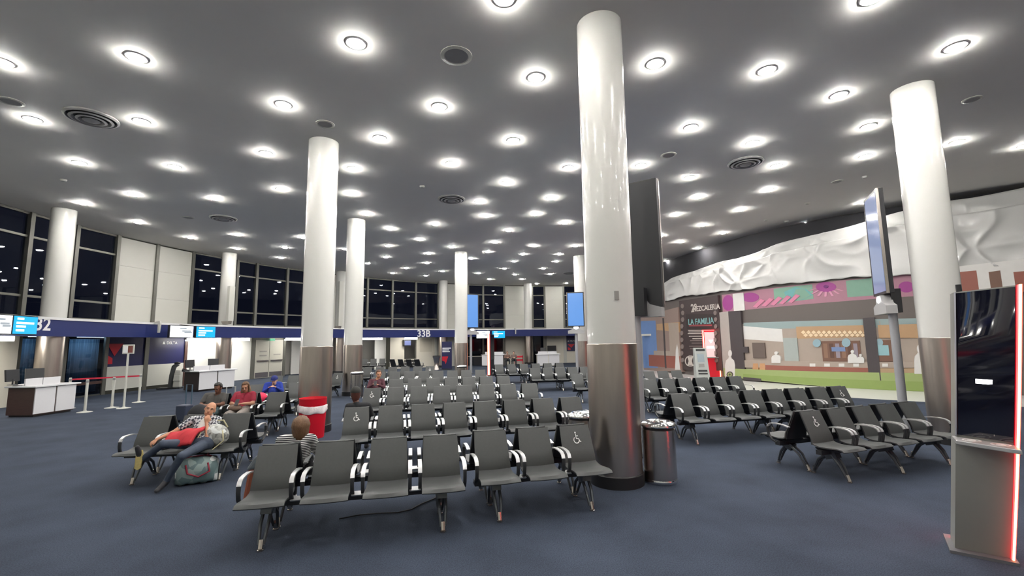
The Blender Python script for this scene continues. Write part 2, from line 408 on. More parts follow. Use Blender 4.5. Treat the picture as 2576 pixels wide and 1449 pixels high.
# wedge signs standing off the fascia
for i, (x, y, lb) in enumerate(((387, 817, 'small grey wedge bracket on the navy fascia above the red belt'), (1295, 834, 'small grey wedge bracket on the far navy fascia'))):
    a = ang(x, y, RF); p = on_ring(a, RF); nn = wall_n(a); tg = Vector((-math.sin(a), math.cos(a), 0)); zz = Vector((0, 0, 1))
    bb = MB(); bb.prism([(0, 2.97), (.30, 3.02), (.32, 2.9), (.28, 2.52), (.22, 2.52), (.22, 2.90), (0, 2.93)], lambda q: p + nn * q[0] + zz * q[1] - tg * .04, lambda q: p + nn * q[0] + zz * q[1] + tg * .04)
    tag(bb.build('wedge_bracket', M_PANEL), lb, 'bracket')
# lit linear lamps under the soffit; the cream wall's is added to brighten it
M_TUBE = mat('lamp_tube', (1, 1, 1), .4, emit=(1, .96, .88), estr=60)
for x0, x1, y, rr, lb in ((-120, 36, 853, RF + .8, 'linear lamp added above the cream wall behind the brown counter'), (470, 543, 853, RF + .9, 'white linear lamp above the gate counter with two monitors'), (579, 628, 853, RF + .9, 'short white linear lamp beside the steel exit doors'), (718, 762, 856, RF + .7, 'white linear lamp next to the steel exit doors'), (911, 962, 853, RF + .7, 'long white linear lamp under the fascia near the 33B sign'), (1018, 1050, 852, RF + .8, 'white linear lamp under the 33B sign')):
    t = thing('linear_lamp', lb, 'lamp', group='linear lamps under the fascia')
    chord_slab(ang(x0, y, rr), ang(x1, y, rr), rr, 2.24, 2.34, .16, 'housing', M_LEDGE, t)
    chord_slab(ang(x0, y, rr) - .0005, ang(x1, y, rr) + .0005, rr - .015, 2.19, 2.32, .12, 'diffuser', M_TUBE, t)

# ---- columns
RC = .339; CLAD = 1.897
def column(x, y, label, CLAD=CLAD, n=40, socket=False):
    t = thing('column', label, 'column', (x, y, 0))
    MB().lathe([(RC, CLAD), (RC, CEIL + .01)], n).build('shaft', M_WHITE, t, auto=40)
    MB().lathe([(RC + .012, .16), (RC + .012, CLAD - .01), (RC + .002, CLAD)], n).build('steel_cladding', M_STEEL, t, auto=40)
    MB().lathe([(RC + .028, 0), (RC + .028, .15), (RC + .010, .165)], n).build('base_band', M_BLACK, t, auto=40)
    if socket:
        a = math.atan2(-y, -x) + .28
        sb = MB().box(-.03, .03, -.01, .01, -.06, .06).build('wall_plate', M_GREYW, t); sb.location = (math.cos(a) * RC, math.sin(a) * RC, 2.55); sb.rotation_euler = (0, 0, a + PI / 2)
    return t
S = 1.0833
column(1.30 * S, 5.98 * S, 'big foreground column beside the nearest steel bin', socket=True)
column(-4.16 * S, 9.63 * S, 'white column behind the red bin')
column(-5.66 * S, 16.08 * S, 'column standing beside the steel bin and the man in maroon')
column(7.39 * S, 7.8 * S, 'column behind the black charging kiosk')
column(-2.54 * S, 22.32 * S, 'far column next to the 33B sign and the blue screen')
column(-14.59 * S, 14.3 * S, 'column against dark windows beside the 32 sign', 2.6)
column(-13.83 * S, 21.73 * S, 'column against the windows behind the counter with two monitors', 2.6)
p = Z(1459, 642, CEIL); column(p.x, p.y + RC, 'far column just behind the blue screen next to the big column')
p = Z(1718, 656, CEIL); column(p.x, p.y + RC, 'far column half hidden by the white plastic sheeting')
for x, lb in ((857, 'slim far column between two nearer columns'), (1115, 'column in the wall behind the navy banner stand'), (1328, 'column in the far wall between two white wall panels')):
    p = on_ring(ang(x, 760, 21.6), 21.6); column(p.x, p.y, lb, 2.6)
# wall speakers beside columns
for x0, x1, y0, y1, r, lb in ((574, 588, 719, 815, 20.9, 'long pale column speaker next to the windows above the exit doors'), (852, 862, 707, 826, 20.9, 'long pale column speaker between the two white columns')):
    p0, p1 = ring(x0, (y0 + y1) / 2, r), ring(x1, (y0 + y1) / 2, r); zt, zb_ = ring(x0, y0, r).z, ring(x0, y1, r).z
    d = (p1 - p0); d.z = 0; w_ = d.length; c = (p0 + p1) / 2; t = thing('column_speaker', lb, 'speaker', (c.x, c.y, 0), math.atan2(d.y, d.x))
    MB().box(-w_ / 2, w_ / 2, -.05, .12, zb_ + .15, zt).build('cabinet', M_PANEL, t, bevel=.01)
    MB().hexa([(-w_ / 4, 0, zb_), (w_ / 4, 0, zb_), (w_ / 4, .4, zb_), (-w_ / 4, .4, zb_), (-w_ / 3, 0, zb_ + .15), (w_ / 3, 0, zb_ + .15), (w_ / 3, .5, zb_ + .15), (-w_ / 3, .5, zb_ + .15)]).build('bracket', M_STEELB, t)

# ---- ceiling fittings
LIGHTS = [(5,156),(343,144),(895,109),(1105,268),(713,263),(82,300),(356,305),(955,347),(669,385),(200,409),(439,419),(888,424),(1135,411),(336,489),(541,499),(707,476),(885,487),(209,511),(348,559),(922,538),(479,597),(598,590),(763,597),(717,622),(598,625),(708,648),(868,626),(1205,508),(1222,543),(1095,564),(982,575),(1057,602),(976,618),(971,646),(1079,637),(1074,661),(1136,621),(1021,674),(925,662),(988,687),(1071,693),(1113,682),(1246,609),(1227,633),(1275,459),(1279,579),(1185,650),(1204,687),(1269,675),(1232,702),(1268,-4),
 (1348,195),(1648,160),(1929,177),(2404,118),(2111,239),(1738,320),(1291,353),(2185,317),(1893,359),(2408,357),(1430,421),(1612,416),(1735,446),(2177,393),(1953,417),(1386,498),(1757,495),(1934,477),(1347,538),(1421,560),(1701,540),(1864,527),(2172,509),(1344,618),(1315,639),(1448,618),(1407,639),(1400,657),(1367,675),(1384,689),(1293,657),(1295,690),(1313,702),(1350,713),(1425,712),(1767,566),(1818,586),(1662,592),(1711,608),(1755,624),(1888,597),(2029,560),(1800,638),(1779,658),(1680,656),(1665,676),(2195,-6),(2580,366)]
M_LENS = mat('lamp_lens', (1, 1, 1), .4, emit=(1, .965, .92), estr=LAMP)
ring_me = MB().lathe([(.124, .0), (.126, -.012), (.16, -.010), (.165, .0)], 20, cap=False).mesh('trim_ring', M_LEDGE, smooth=True)
lens_me = MB().lathe([(.124, -.004), (.117, -.027), (.08, -.044)], 10).mesh('lens', M_LENS, smooth=True)
def downlight(x, y):
    t = thing('downlight', 'round white ceiling downlight', 'ceiling light', (x, y, CEIL), group='round downlights scattered over the ceiling')
    link('trim_ring', ring_me, t); link('lens', lens_me, t)
for px, py in LIGHTS:
    p = Z(px, py, CEIL); downlight(p.x, p.y)
for x, y in ((-11.5, 4), (-7, 1.5), (-5, 1), (-2.2, 3.6), (-2, .2), (.5, 4.6), (.8, 1.4), (3.2, 4.2), (3.5, .6), (6.2, 4.3), (6.5, 1.2), (9, 3), (9.2, 6), (12, 5), (12.4, 8.6), (-3.5, -2.6), (3, -2.8), (9.5, -1), (6.5, -3)):  # extra downlights added out of view to light the near floor
    downlight(x, y)
def ceil_disc(px, py, name, prof_list, label, cat, r):
    p = Z(px, py, CEIL); t = thing(name, label, cat, (p.x, p.y, CEIL))
    for nm, prof, m in prof_list: MB().lathe([(a * r, z) for a, z in prof], 32, cap=False).build(nm, m, t, auto=40)
    return t
M_VENT = mat('vent_grey', (.32, .32, .32), .5); M_VENTD = mat('vent_dark', (.03, .03, .03), .8)
VENT = [('backing', [(.001, -.004), (.93, -.004)], M_VENTD), ('outer_ring', [(.86, -.005), (.9, -.05), (1, -.03), (1.0, 0)], M_VENT), ('vane', [(.62, -.02), (.7, -.075), (.8, -.06)], M_VENT), ('vane', [(.38, -.03), (.46, -.09), (.56, -.075)], M_VENT), ('cone', [(.001, -.10), (.2, -.10), (.32, -.08)], M_VENT)]
for px, py, lb in ((231, 295, 'round ceiling air vent near the 32 gate windows'), (1136, 500, 'round ceiling air vent in mid ceiling above the 33B gate'), (1875, 408, 'round ceiling air vent toward the plastic sheeting'), (562, 548, 'small-looking round air vent far off above the exit doors'), (1432, 687, 'round ceiling air vent farthest away by the far wall')):
    ceil_disc(px, py, 'air_vent', VENT, lb, 'vent', .46)
SPK = [('rim', [(.72, -.008), (.78, -.02), (1, -.012), (1, 0)], M_PANEL), ('grille', [(.001, -.012), (.73, -.010)], M_VENT)]
for px, py, r, lb in ((1148, 140, .27, 'round ceiling speaker nearest the camera'), (818, 312, .2, 'round ceiling speaker just above the column behind the red bin'), (27, 255, .2, 'round ceiling speaker nearest the side windows'), (1682, 390, .2, 'round ceiling speaker between downlights beside the big column'), (473, 547, .2, 'round ceiling speaker far off beside an air vent'), (2106, 456, .16, 'round ceiling speaker near the plastic sheeting'), (2445, 250, .16, 'round ceiling speaker beside the top of the column behind the kiosk')):
    ceil_disc(px, py, 'ceiling_speaker', SPK, lb, 'speaker', r)
for px, py in ((1062, 468), (2175, 444), (2031, 511), (1926, 553), (1978, 556), (160, 452)):
    ceil_disc(px, py, 'smoke_detector', [('housing', [(.001, -.05), (.7, -.05), (.9, -.03), (1, 0)], M_PANEL)], 'small white smoke detector on the ceiling', 'detector', .08)['group'] = 'small ceiling detectors'

# ================================================================= mural hoarding and plastic sheeting
CP = [Vector(p) for p in ((5.2, 38.5), (7.4, 33.0), (8.8, 28.4), (9.5, 24.9), (10.35, 21.5), (11.7, 18.6), (13.3, 16.7), (14.9, 15.5), (16.7, 14.1), (19.6, 12.2), (23.5, 10.4), (27.5, 9.2))]
CV = []
for i in range(1, len(CP) - 2):
    p0, p1, p2, p3 = CP[i - 1:i + 3]
    for k in range(24):
        t = k / 24
        CV.append(.5 * ((2 * p1) + (p2 - p0) * t + (2 * p0 - 5 * p1 + 4 * p2 - p3) * t * t + (3 * p1 - p0 - 3 * p2 + p3) * t ** 3))
SL = [0.0]
for a, c in zip(CV, CV[1:]): SL.append(SL[-1] + (c - a).length)
def mpt(s, z, off=0.0):
    i = min(max(int(np.searchsorted(SL, s)) - 1, 0), len(CV) - 2)
    t = (s - SL[i]) / (SL[i + 1] - SL[i]); p = CV[i].lerp(CV[i + 1], t)
    j0, j1 = max(i - 2, 0), min(i + 3, len(CV) - 1)
    d = (CV[j1] - CV[j0]).normalized(); nn = Vector((d.y, -d.x))
    if nn.dot(Vector((0, 10)) - p) < 0: nn = -nn
    q = p + nn * off
    return Vector((q.x, q.y, z))
def mhit(px, py):
    d = ray(px, py); best = None
    for i in range(len(CV) - 1):
        a, e = CV[i], CV[i + 1] - CV[i]
        den = d.x * e.y - d.y * e.x
        if abs(den) < 1e-9: continue
        t = (a.x * e.y - a.y * e.x) / den; u = (a.x * d.y - a.y * d.x) / den
        if t > 0 and -1e-6 <= u <= 1.000001 and (best is None or t < best[0]): best = (t, SL[i] + u * (SL[i + 1] - SL[i]), EYE + d.z * t)
    return best[1], best[2]
def strip(s0, s1, zb, zt, off0, off1, name, m, parent=None, step=.3):
    """slab that follows the hoarding from s0 to s1; zb, zt functions of s"""
    n = max(2, int((s1 - s0) / step) + 1); bb = MB(); vs_ = []; fs = []
    for k in range(n):
        s = s0 + (s1 - s0) * k / (n - 1)
        vs_ += [mpt(s, zb(s), off1), mpt(s, zt(s), off1), mpt(s, zt(s), off0), mpt(s, zb(s), off0)]
    for k in range(n - 1):
        for q in range(4): fs.append((k * 4 + q, k * 4 + (q + 1) % 4, k * 4 + 4 + (q + 1) % 4, k * 4 + 4 + q))
    fs += [(3, 2, 1, 0), ((n - 1) * 4, (n - 1) * 4 + 1, (n - 1) * 4 + 2, (n - 1) * 4 + 3)]
    return bb.add(vs_, fs).build(name, m, parent, auto=30)
S_END = SL[-1] - .2
hoard = struct(strip(.2, S_END, lambda s: 0, lambda s: 4.5, -.12, 0, 'wall_side', mat('mural_taupe', srgb(104, 96, 92), .45, noise=.03)))
struct(strip(.2, S_END, lambda s: 4.4, lambda s: CEIL, -.95, -.8, 'wall_side_upper', M_DARKB))  # dark colour stands in for the shadow in the gap above the plastic
_lay = [0]
def mm(name, rgb, rough=.4): return mat('print_' + name, srgb(*rgb), rough, noise=.05, nscale=5)
def mband(c, name, m):
    """c: pixel corners (top edge start, top edge end, bottom edge end, bottom edge start)"""
    _lay[0] += 1; o = .002 + .0015 * _lay[0]
    h = [mhit(*q) for q in c]; s0 = (h[0][0] + h[3][0]) / 2; s1 = (h[1][0] + h[2][0]) / 2
    (sa, sb, za, zb, zc, zd) = (s0, s1, h[0][1], h[1][1], h[2][1], h[3][1])
    if sa > sb: sa, sb, za, zb, zc, zd = sb, sa, zb, za, zd, zc
    f_ = lambda s: (s - sa) / (sb - sa)
    return strip(sa, sb, lambda s: max(.01, zd + (zc - zd) * f_(s)), lambda s: za + (zb - za) * f_(s), 0, o, name, m, hoard)
def mpoly(pts, name, m):
    _lay[0] += 1; o = .002 + .0015 * _lay[0]
    h = [mhit(*q) for q in pts]; bb = MB()
    bb.prism(h, lambda q: mpt(q[0], max(q[1], .01), 0), lambda q: mpt(q[0], max(q[1], .01), o))
    return bb.build(name, m, hoard)
def circ(x, y, rx, ry, n=14): return [(x + rx * math.cos(2 * PI * k / n), y + ry * math.sin(2 * PI * k / n)) for k in range(n)]
m_gr, m_pk, m_pu, m_tl = mm('green', (128, 168, 148)), mm('pink', (172, 124, 140)), mm('purple', (160, 66, 140)), mm('teal', (110, 172, 172))
m_wh, m_dk, m_or, m_br = mm('white', (226, 224, 220)), mm('dark', (74, 68, 70)), mm('orange', (186, 152, 116)), mm('brown', (118, 88, 74))
m_be, m_rd, m_gb, m_gl = mm('beige', (172, 158, 146)), mm('redbrown', (150, 92, 80)), mm('grassgreen', (140, 160, 92)), mm('lime', (156, 172, 112))
m_bl, m_ch, m_pl = mm('blue', (110, 140, 190)), mm('chalk', (66, 54, 54)), mm('pillar', (176, 168, 162))
# floral frieze
mband([(1817, 742), (2345, 685), (2345, 742), (1817, 786)], 'frieze', m_pk)
mband([(1940, 727), (2045, 715), (2045, 752), (1955, 764)], 'frieze_patch', m_gr)
mband([(2130, 706), (2215, 697), (2215, 742), (2130, 748)], 'frieze_patch', m_gr)
mpoly([(1972, 735), (2000, 722), (2030, 728), (2044, 742), (2020, 754), (1985, 760)], 'frieze_patch', m_tl)
for (x, y, rx, ry) in ((2078, 722, 26, 13), (1832, 762, 14, 20), (1888, 748, 22, 12), (2280, 722, 20, 14)): mpoly(circ(x, y, rx, ry), 'flower', m_pu)
for k in range(9):
    a = PI * (k / 8) ; mpoly([(2078 + 26 * math.cos(a) - 3, 722 + 12 * math.sin(a)), (2078 + 26 * math.cos(a) + 3, 722 + 12 * math.sin(a)), (2078 + 46 * math.cos(a) + 2, 722 + 24 * math.sin(a)), (2078 + 46 * math.cos(a) - 4, 722 + 24 * math.sin(a))], 'petal', mm('petal', (214, 150, 178)))
mpoly(circ(2078, 721, 6, 4), 'flower_eye', mm('violet', (110, 20, 110)))
for k in range(5): mpoly([(1895 + k * 22, 772 - k * 3), (1915 + k * 22, 752 - k * 3), (1925 + k * 22, 756 - k * 3), (1905 + k * 22, 774 - k * 3)], 'leaf_print', mm('leafpink', (210, 130, 160)))
mband([(1846, 739), (1873, 736), (1873, 781), (1846, 783)], 'frieze_gap', m_wh)
# restaurant view
mband([(1872, 815), (2335, 806), (2335, 945), (1872, 930)], 'view_back', m_be)
mband([(1872, 812), (2335, 800), (2335, 823), (1872, 828)], 'view_ceiling', mm('paleteal', (150, 168, 168)))
mband([(1872, 820), (1972, 828), (1968, 860), (1872, 853)], 'view_soffit', m_wh)
mband([(1998, 822), (2180, 818), (2180, 848), (2012, 852)], 'view_tile_band', m_or)
for k in range(13):
    for j in range(2): mpoly([(2016 + k * 13 + j * 6, 836 + j * 7), (2022 + k * 13 + j * 6, 831 + j * 7), (2028 + k * 13 + j * 6, 836 + j * 7), (2022 + k * 13 + j * 6, 841 + j * 7)], 'tile', mm('palesand', (236, 214, 180)))
mband([(2210, 818), (2335, 814), (2335, 850), (2210, 850)], 'view_tile_band', m_or)
mband([(1975, 850), (2010, 850), (2010, 915), (1975, 915)], 'view_glass', mm('mist', (168, 176, 172)))
mband([(2070, 858), (2166, 857), (2166, 909), (2070, 909)], 'view_shelving', m_br)
for k in range(6): mband([(2074 + k * 15, 864), (2084 + k * 15, 864), (2084 + k * 15, 900), (2074 + k * 15, 900)], 'shelf_goods', mm('goods%d' % (k % 3), ((140, 108, 90), (96, 70, 60), (150, 140, 150))[k % 3]))
mband([(2205, 856), (2262, 855), (2262, 909), (2205, 909)], 'view_shelving', m_br)
mband([(1897, 862), (1928, 862), (1928, 900), (1897, 900)], 'view_machine', mm('machine', (104, 92, 86)))
for x, y, r in ((2057, 863, 10), (2130, 862, 11), (2212, 862, 10)): mpoly(circ(x, y, r, r), 'view_lamp', mm('paleblue', (150, 178, 188)))
mband([(2094, 873), (2128, 873), (2128, 884), (2094, 884)], 'view_screen', mm('screenblue', (120, 140, 180)))
mband([(2206, 868), (2236, 868), (2236, 894), (2206, 894)], 'view_screen', mm('screenteal', (150, 190, 196)))
mband([(1874, 906), (2330, 910), (2330, 924), (1874, 924)], 'view_counter', m_be)
mband([(1930, 918), (2186, 925), (2186, 940), (1930, 932)], 'view_counter_front', m_rd)
mband([(2205, 926), (2330, 926), (2330, 944), (2205, 944)], 'view_counter_front', mm('tan', (176, 150, 120)))
for x in (1905, 1922): mpoly([(x - 8, 934), (x - 6, 914), (x + 6, 914), (x + 8, 934)], 'view_stool', mm('stool', (196, 150, 110)))
for k in range(6): mpoly([(2040 + k * 36, 922), (2040 + k * 36, 914), (2054 + k * 36, 914), (2054 + k * 36, 922)], 'view_plate', m_wh)
# pillars and beam
mband([(1816, 786), (1841, 783), (1843, 930), (1820, 932)], 'pillar_print', m_pl)
mband([(1841, 783), (1872, 781), (1874, 930), (1845, 931)], 'pillar_print', m_dk)
mband([(1872, 872), (1886, 872), (1886, 887), (1872, 887)], 'bracket_print', m_dk)
mband([(2176, 800), (2209, 798), (2212, 985), (2186, 984)], 'pillar_print', m_dk)
# green foot band
mband([(1826, 926), (2345, 938), (2345, 990), (1826, 946)], 'foot_band', m_gl)
mband([(1870, 940), (2345, 960), (2345, 988), (1880, 950)], 'foot_band', m_gb)
# silhouettes of people in the print
def silh(x, y0, y1, w_, lean=0):
    h = y1 - y0; P = [(-.5, 1), (-.52, .55), (-.42, .38), (-.16, .30), (-.14, .26)]
    pts = [(x + a * w_ + lean * (1 - t), y0 + t * h) for a, t in P]
    head = circ(x + lean, y0 + .13 * h, .20 * w_, .13 * h, 12)
    mpoly(pts + [(2 * x - q[0] + 2 * lean * (1 - P[len(P) - 1 - i][1]), q[1]) for i, q in enumerate(reversed(pts))], 'silhouette', m_wh); mpoly(head, 'silhouette_head', m_wh)
silh(1842, 880, 950, 24); silh(1957, 884, 913, 22); silh(2146, 880, 913, 22); silh(2166, 890, 913, 18); silh(2310, 868, 940, 22)
mpoly(circ(1842, 942, 8, 8), 'emblem', m_dk); mpoly(circ(1842, 942, 5.5, 5.5), 'emblem', m_gl); mpoly(circ(1842, 942, 2.5, 2.5), 'emblem', m_dk)
mband([(1876, 948), (1920, 952), (1920, 959), (1876, 955)], 'caption_plate', m_dk)
# chalkboard panel
mband([(1717, 757), (1816, 742), (1820, 932), (1722, 930)], 'chalkboard', m_ch)
def mtext(txt, x, y, size, m, bold=0.0):
    s, z = mhit(x, y); _lay[0] += 1; p = mpt(s, z, .004 + .0015 * _lay[0]); a, c = mpt(s - .2, z), mpt(s + .2, z); d = (c - a).normalized(); nn = Vector((d.y, -d.x, 0))
    if nn.dot(Vector((0, 10, 0)) - p) < 0: nn = -nn
    return place_text(txt, size, m, p, nn, hoard, bold)
m_chk = mm('chalkwhite', (205, 198, 190)); m_chb = mm('chalkteal', (130, 180, 180)); m_chr = mm('chalkred', (150, 70, 75))
mtext('MEZCALERIA', 1782, 775, .36, m_chk, .008); mtext('2\u00BA', 1752, 776, .6, m_chk, .01)
mband([(1733, 790), (1805, 790), (1805, 826), (1733, 828)], 'board_box', mm('board', (52, 42, 42)))
mtext('LA FAMILIA', 1769, 809, .42, m_chb, .008); mband([(1740, 817), (1798, 816), (1798, 820), (1740, 821)], 'board_line', m_chr)
for k, (yy, wd_) in enumerate(((830, 62), (834, 60), (838, 64), (845, 58), (851, 40), (856, 52), (862, 44), (870, 56), (876, 52))):
    mband([(1769 - wd_ / 2, yy), (1769 + wd_ / 2, yy - .3), (1769 + wd_ / 2, yy + 1.7), (1769 - wd_ / 2, yy + 2)], 'board_line', m_chk if k < 5 else mm('chalkdim', (130, 118, 114)))
for k in range(9): 
    for xx in (1724, 1808): mpoly(circ(xx + random.uniform(-2, 2), 770 + k * 17, 4, 6, 8), 'board_scroll', mm('chalkdim', (130, 118, 114)))
mpoly(circ(1745, 908, 14, 14), 'board_seal', m_chk); mpoly(circ(1745, 908, 11.5, 11.5), 'board_seal', m_ch); mpoly([(1738, 898), (1752, 898), (1749, 908), (1752, 918), (1738, 918), (1741, 908)], 'board_seal', m_chk)
# far end of the mural: receding bar view
mband([(1604, 800), (1717, 772), (1720, 935), (1604, 932)], 'bar_view', mm('taupe2', (150, 130, 122)))
mband([(1604, 808), (1660, 806), (1660, 925), (1604, 925)], 'bar_view_blue', m_bl)
mband([(1660, 815), (1717, 810), (1717, 836), (1660, 830)], 'bar_view_ceiling', m_or)
mband([(1692, 812), (1717, 812), (1717, 890), (1692, 890)], 'bar_view_wall', m_be)
mband([(1640, 892), (1720, 896), (1720, 928), (1640, 920)], 'bar_view_counter', m_rd)
mband([(1655, 882), (1720, 884), (1720, 896), (1650, 893)], 'bar_view_top', m_be)
mband([(1676, 800), (1680, 800), (1684, 926), (1680, 926)], 'bar_view_post', m_dk)
for x in (1712,): mpoly([(x - 5, 930), (x - 3, 880), (x, 866), (x + 3, 880), (x + 8, 930)], 'silhouette', m_wh)
# stripes beyond the column
mband([(2410, 672), (2590, 652), (2590, 730), (2410, 735)], 'striped_wall', m_wh)
for x0, x1, c in ((2412, 2457, m_rd), (2487, 2516, m_br), (2548, 2600, m_rd)): mband([(x0, 686), (x1, 682), (x1, 735), (x0, 735)], 'stripe', c)
# frosted white door frame seen at the far end
p = Z(1632, 932, 0)
fr_ = thing('door_frame', 'thin white door frame standing before the far end of the mural', 'door frame', (p.x, p.y, 0), -.9)
for x in (-.45, .45): MB().box(x - .05, x + .05, -.05, .05, 0, 2.15).build('jamb', M_PANEL, fr_)
MB().box(-.5, .5, -.05, .05, 2.15, 2.27).build('lintel', M_PANEL, fr_)

# ---- plastic sheeting
M_PLAST = mat('plastic_film', (.62, .62, .60), .28, noise=.02, spec=.6, coat=.2, bump=.15, bscale=6)
bot = [mhit(*q) for q in ((1640, 768), (1720, 747), (1815, 735), (1910, 724), (2000, 712), (2210, 696), (2320, 688), (2450, 676), (2576, 660))]
top = [mhit(*q) for q in ((1642, 722), (1666, 714), (1733, 685), (1789, 668), (1850, 651), (1906, 633), (1953, 617), (2030, 597), (2108, 575), (2188, 555), (2388, 505), (2576, 474))]
bs, bz = zip(*bot); ts, tz = zip(*top)
s0, s1 = bs[0], bs[-1] + 4.5
def z_bot(s): return float(np.interp(s, bs, bz)) + .03 * math.sin(s * 2.3) 
def z_top(s): return min(CEIL - .05, float(np.interp(s, ts, tz)) + .04 * math.sin(s * 1.7 + 1))
tacks = [(s0 + .3 + i * 1.55 + rng.uniform(-.3, .3), rng.choice([0, .35, .75, 1.0], p=[.1, .2, .4, .3])) for i in range(22)]
def plastic(name, parent, za, zb, off, amp, seed, ns=420, nz=34):
    r2 = np.random.default_rng(seed); ph = r2.uniform(0, 6.28, 40); vs_, fs = [], []
    for i in range(ns + 1):
        s = s0 + (s1 - s0) * i / ns
        z0, z1 = za(s), zb(s)
        for j in range(nz + 1):
            v = j / nz; z = z0 + (z1 - z0) * v; d = 0.0
            for k, (ts_, tv) in enumerate(tacks):
                ds, dz = s - ts_, (tv - v) * (z1 - z0)
                rr = math.hypot(ds, dz * 1.2)
                if rr < 3.0:
                    th = math.atan2(ds, abs(dz) + .12) + .25 * math.sin(rr * 2.2 + ph[k])
                    rd = 1 - abs(math.sin(th * (2.2 + .9 * math.sin(ph[k])) + ph[k]))
                    d += (rd * rd * 2.0 - .55) * min(rr * 2.2, 1) * math.exp(-rr * .95) * (.6 + .6 * abs(math.sin(ph[k] * 3)))
            d += .35 * math.sin(s * 2.7 + z * 2.1 + ph[30] + math.sin(s * 1.1)) * (1 - v) + .16 * math.sin(s * 1.3 - z * 4 + ph[31])
            vs_.append(mpt(s, z + .02 * math.sin(s * 9 + ph[32]) * (1 if j in (0,) else 0), off + amp * d))
    for i in range(ns):
        for j in range(nz): a = i * (nz + 1) + j; fs.append((a, a + nz + 1, a + nz + 2, a + 1))
    o = MB().add(vs_, fs).build(name, M_PLAST, parent, smooth=True)
    sm = o.modifiers.new('thick', 'SOLIDIFY'); sm.thickness = .004
    return o
pl = thing('plastic_sheeting', 'wrinkled white plastic sheeting hung along the top of the mural wall', 'plastic sheet')
plastic('lower_sheet', pl, z_bot, lambda s: z_bot(s) + (z_top(s) - z_bot(s)) * .78, .18, .105, 3)
plastic('upper_sheet', pl, lambda s: z_bot(s) + (z_top(s) - z_bot(s)) * .70, z_top, .07, .05, 5, ns=300, nz=14)
# bunched end of the sheet
# ---- pale tiled walkway along the hoarding
bb = MB(); vs_, fs = [], []; n = 120
for k in range(n + 1):
    s = .5 + (S_END - 1) * k / n
    vs_ += [mpt(s, .006, 0), mpt(s, .006, 2.6 if s < SL[-1] * .42 else 3.3)]
for k in range(n): fs.append((2 * k, 2 * k + 1, 2 * k + 3, 2 * k + 2))
struct(bb.add(vs_, fs).build('floor_walkway', M_TILE))

# ================================================================= beam seating
ZT = .87                      # height of a backrest's top edge
def shell(w0, w1, path, th, name, m, rnd=.04, nx=6):
    """thin upholstered pad swept along a profile path (y,z), width w0 at the start and w1 at the end, slightly dished"""
    bb = MB(); n = len(path); vs_, fs = [], []
    P = [Vector((0, y, z)) for y, z in path]
    def nrm(i):
        d = (P[min(i + 1, n - 1)] - P[max(i - 1, 0)]).normalized(); return Vector((0, -d.z, d.y))
    for side in (0, 1):
        for i in range(n):
            w_ = w0 + (w1 - w0) * i / (n - 1)
            for k in range(nx + 1):
                u = k / nx * 2 - 1
                e = th * (.5 if side == 0 else -.5)
                if abs(u) == 1 or i in (0, n - 1): e *= .45
                vs_.append(P[i] + Vector((u * w_ / 2, 0, 0)) + nrm(i) * (e - .012 * (1 - u * u)))
    A = lambda sd, i, k: sd * n * (nx + 1) + i * (nx + 1) + k
    for i in range(n - 1):
        for k in range(nx):
            fs.append((A(0, i, k), A(0, i, k + 1), A(0, i + 1, k + 1), A(0, i + 1, k))); fs.append((A(1, i, k), A(1, i + 1, k), A(1, i + 1, k + 1), A(1, i, k + 1)))
        fs.append((A(0, i, 0), A(0, i + 1, 0), A(1, i + 1, 0), A(1, i, 0))); fs.append((A(0, i, nx), A(1, i, nx), A(1, i + 1, nx), A(0, i + 1, nx)))
    for k in range(nx):
        fs.append((A(0, 0, k), A(1, 0, k), A(1, 0, k + 1), A(0, 0, k + 1))); fs.append((A(0, n - 1, k), A(0, n - 1, k + 1), A(1, n - 1, k + 1), A(1, n - 1, k)))
    return bb.add(vs_, fs).mesh(name, m, auto=45)
# profile in bench space: faces -y, backrest top at y=0
ME_BACK = shell(.425, .385, [(-.165, .455), (-.155, .52), (-.12, .60), (-.075, .70), (-.035, .79), (0, ZT)], .032, 'backrest', M_SEAT)
ME_SHELL = shell(.40, .37, [(-.145, .44), (-.132, .52), (-.097, .60), (-.052, .70), (-.014, .79), (.018, ZT - .006)], .016, 'back_shell', M_SEATB)
ME_SEAT = shell(.44, .425, [(-.60, .425), (-.575, .447), (-.50, .452), (-.38, .438), (-.27, .432), (-.19, .445), (-.165, .462)], .034, 'seat', M_SEAT)
ME_PAN = MB().hexa([(-.17, -.52, .405), (.17, -.52, .405), (.17, -.2, .385), (-.17, -.2, .385), (-.19, -.54, .428), (.19, -.54, .428), (.19, -.18, .416), (-.19, -.18, .416)]).mesh('seat_pan', M_SEATB)
_arm = [(0, -.055, .63), (0, -.09, .635), (0, -.16, .648), (0, -.28, .652), (0, -.36, .645), (0, -.405, .622), (0, -.425, .585)]
_b = MB(); _b.band([Vector(p) for p in _arm], .042, .014); ME_ARM = _b.mesh('armrest', M_ALU, auto=35)
_b = MB(); _b.band([Vector(p) for p in [(0, -.425, .588), (0, -.43, .53), (0, -.415, .46), (0, -.36, .40), (0, -.28, .37)]], .036, .02)
ME_POST = _b.mesh('arm_post', M_ARMP, auto=35)
_b = MB(); _b.hexa([(-.055, -.42, .405), (.055, -.42, .405), (.055, -.30, .405), (-.055, -.30, .405), (-.06, -.43, .418), (.06, -.43, .418), (.06, -.29, .418), (-.06, -.29, .418)]); ME_BRK = _b.mesh('arm_bracket', M_ALU)
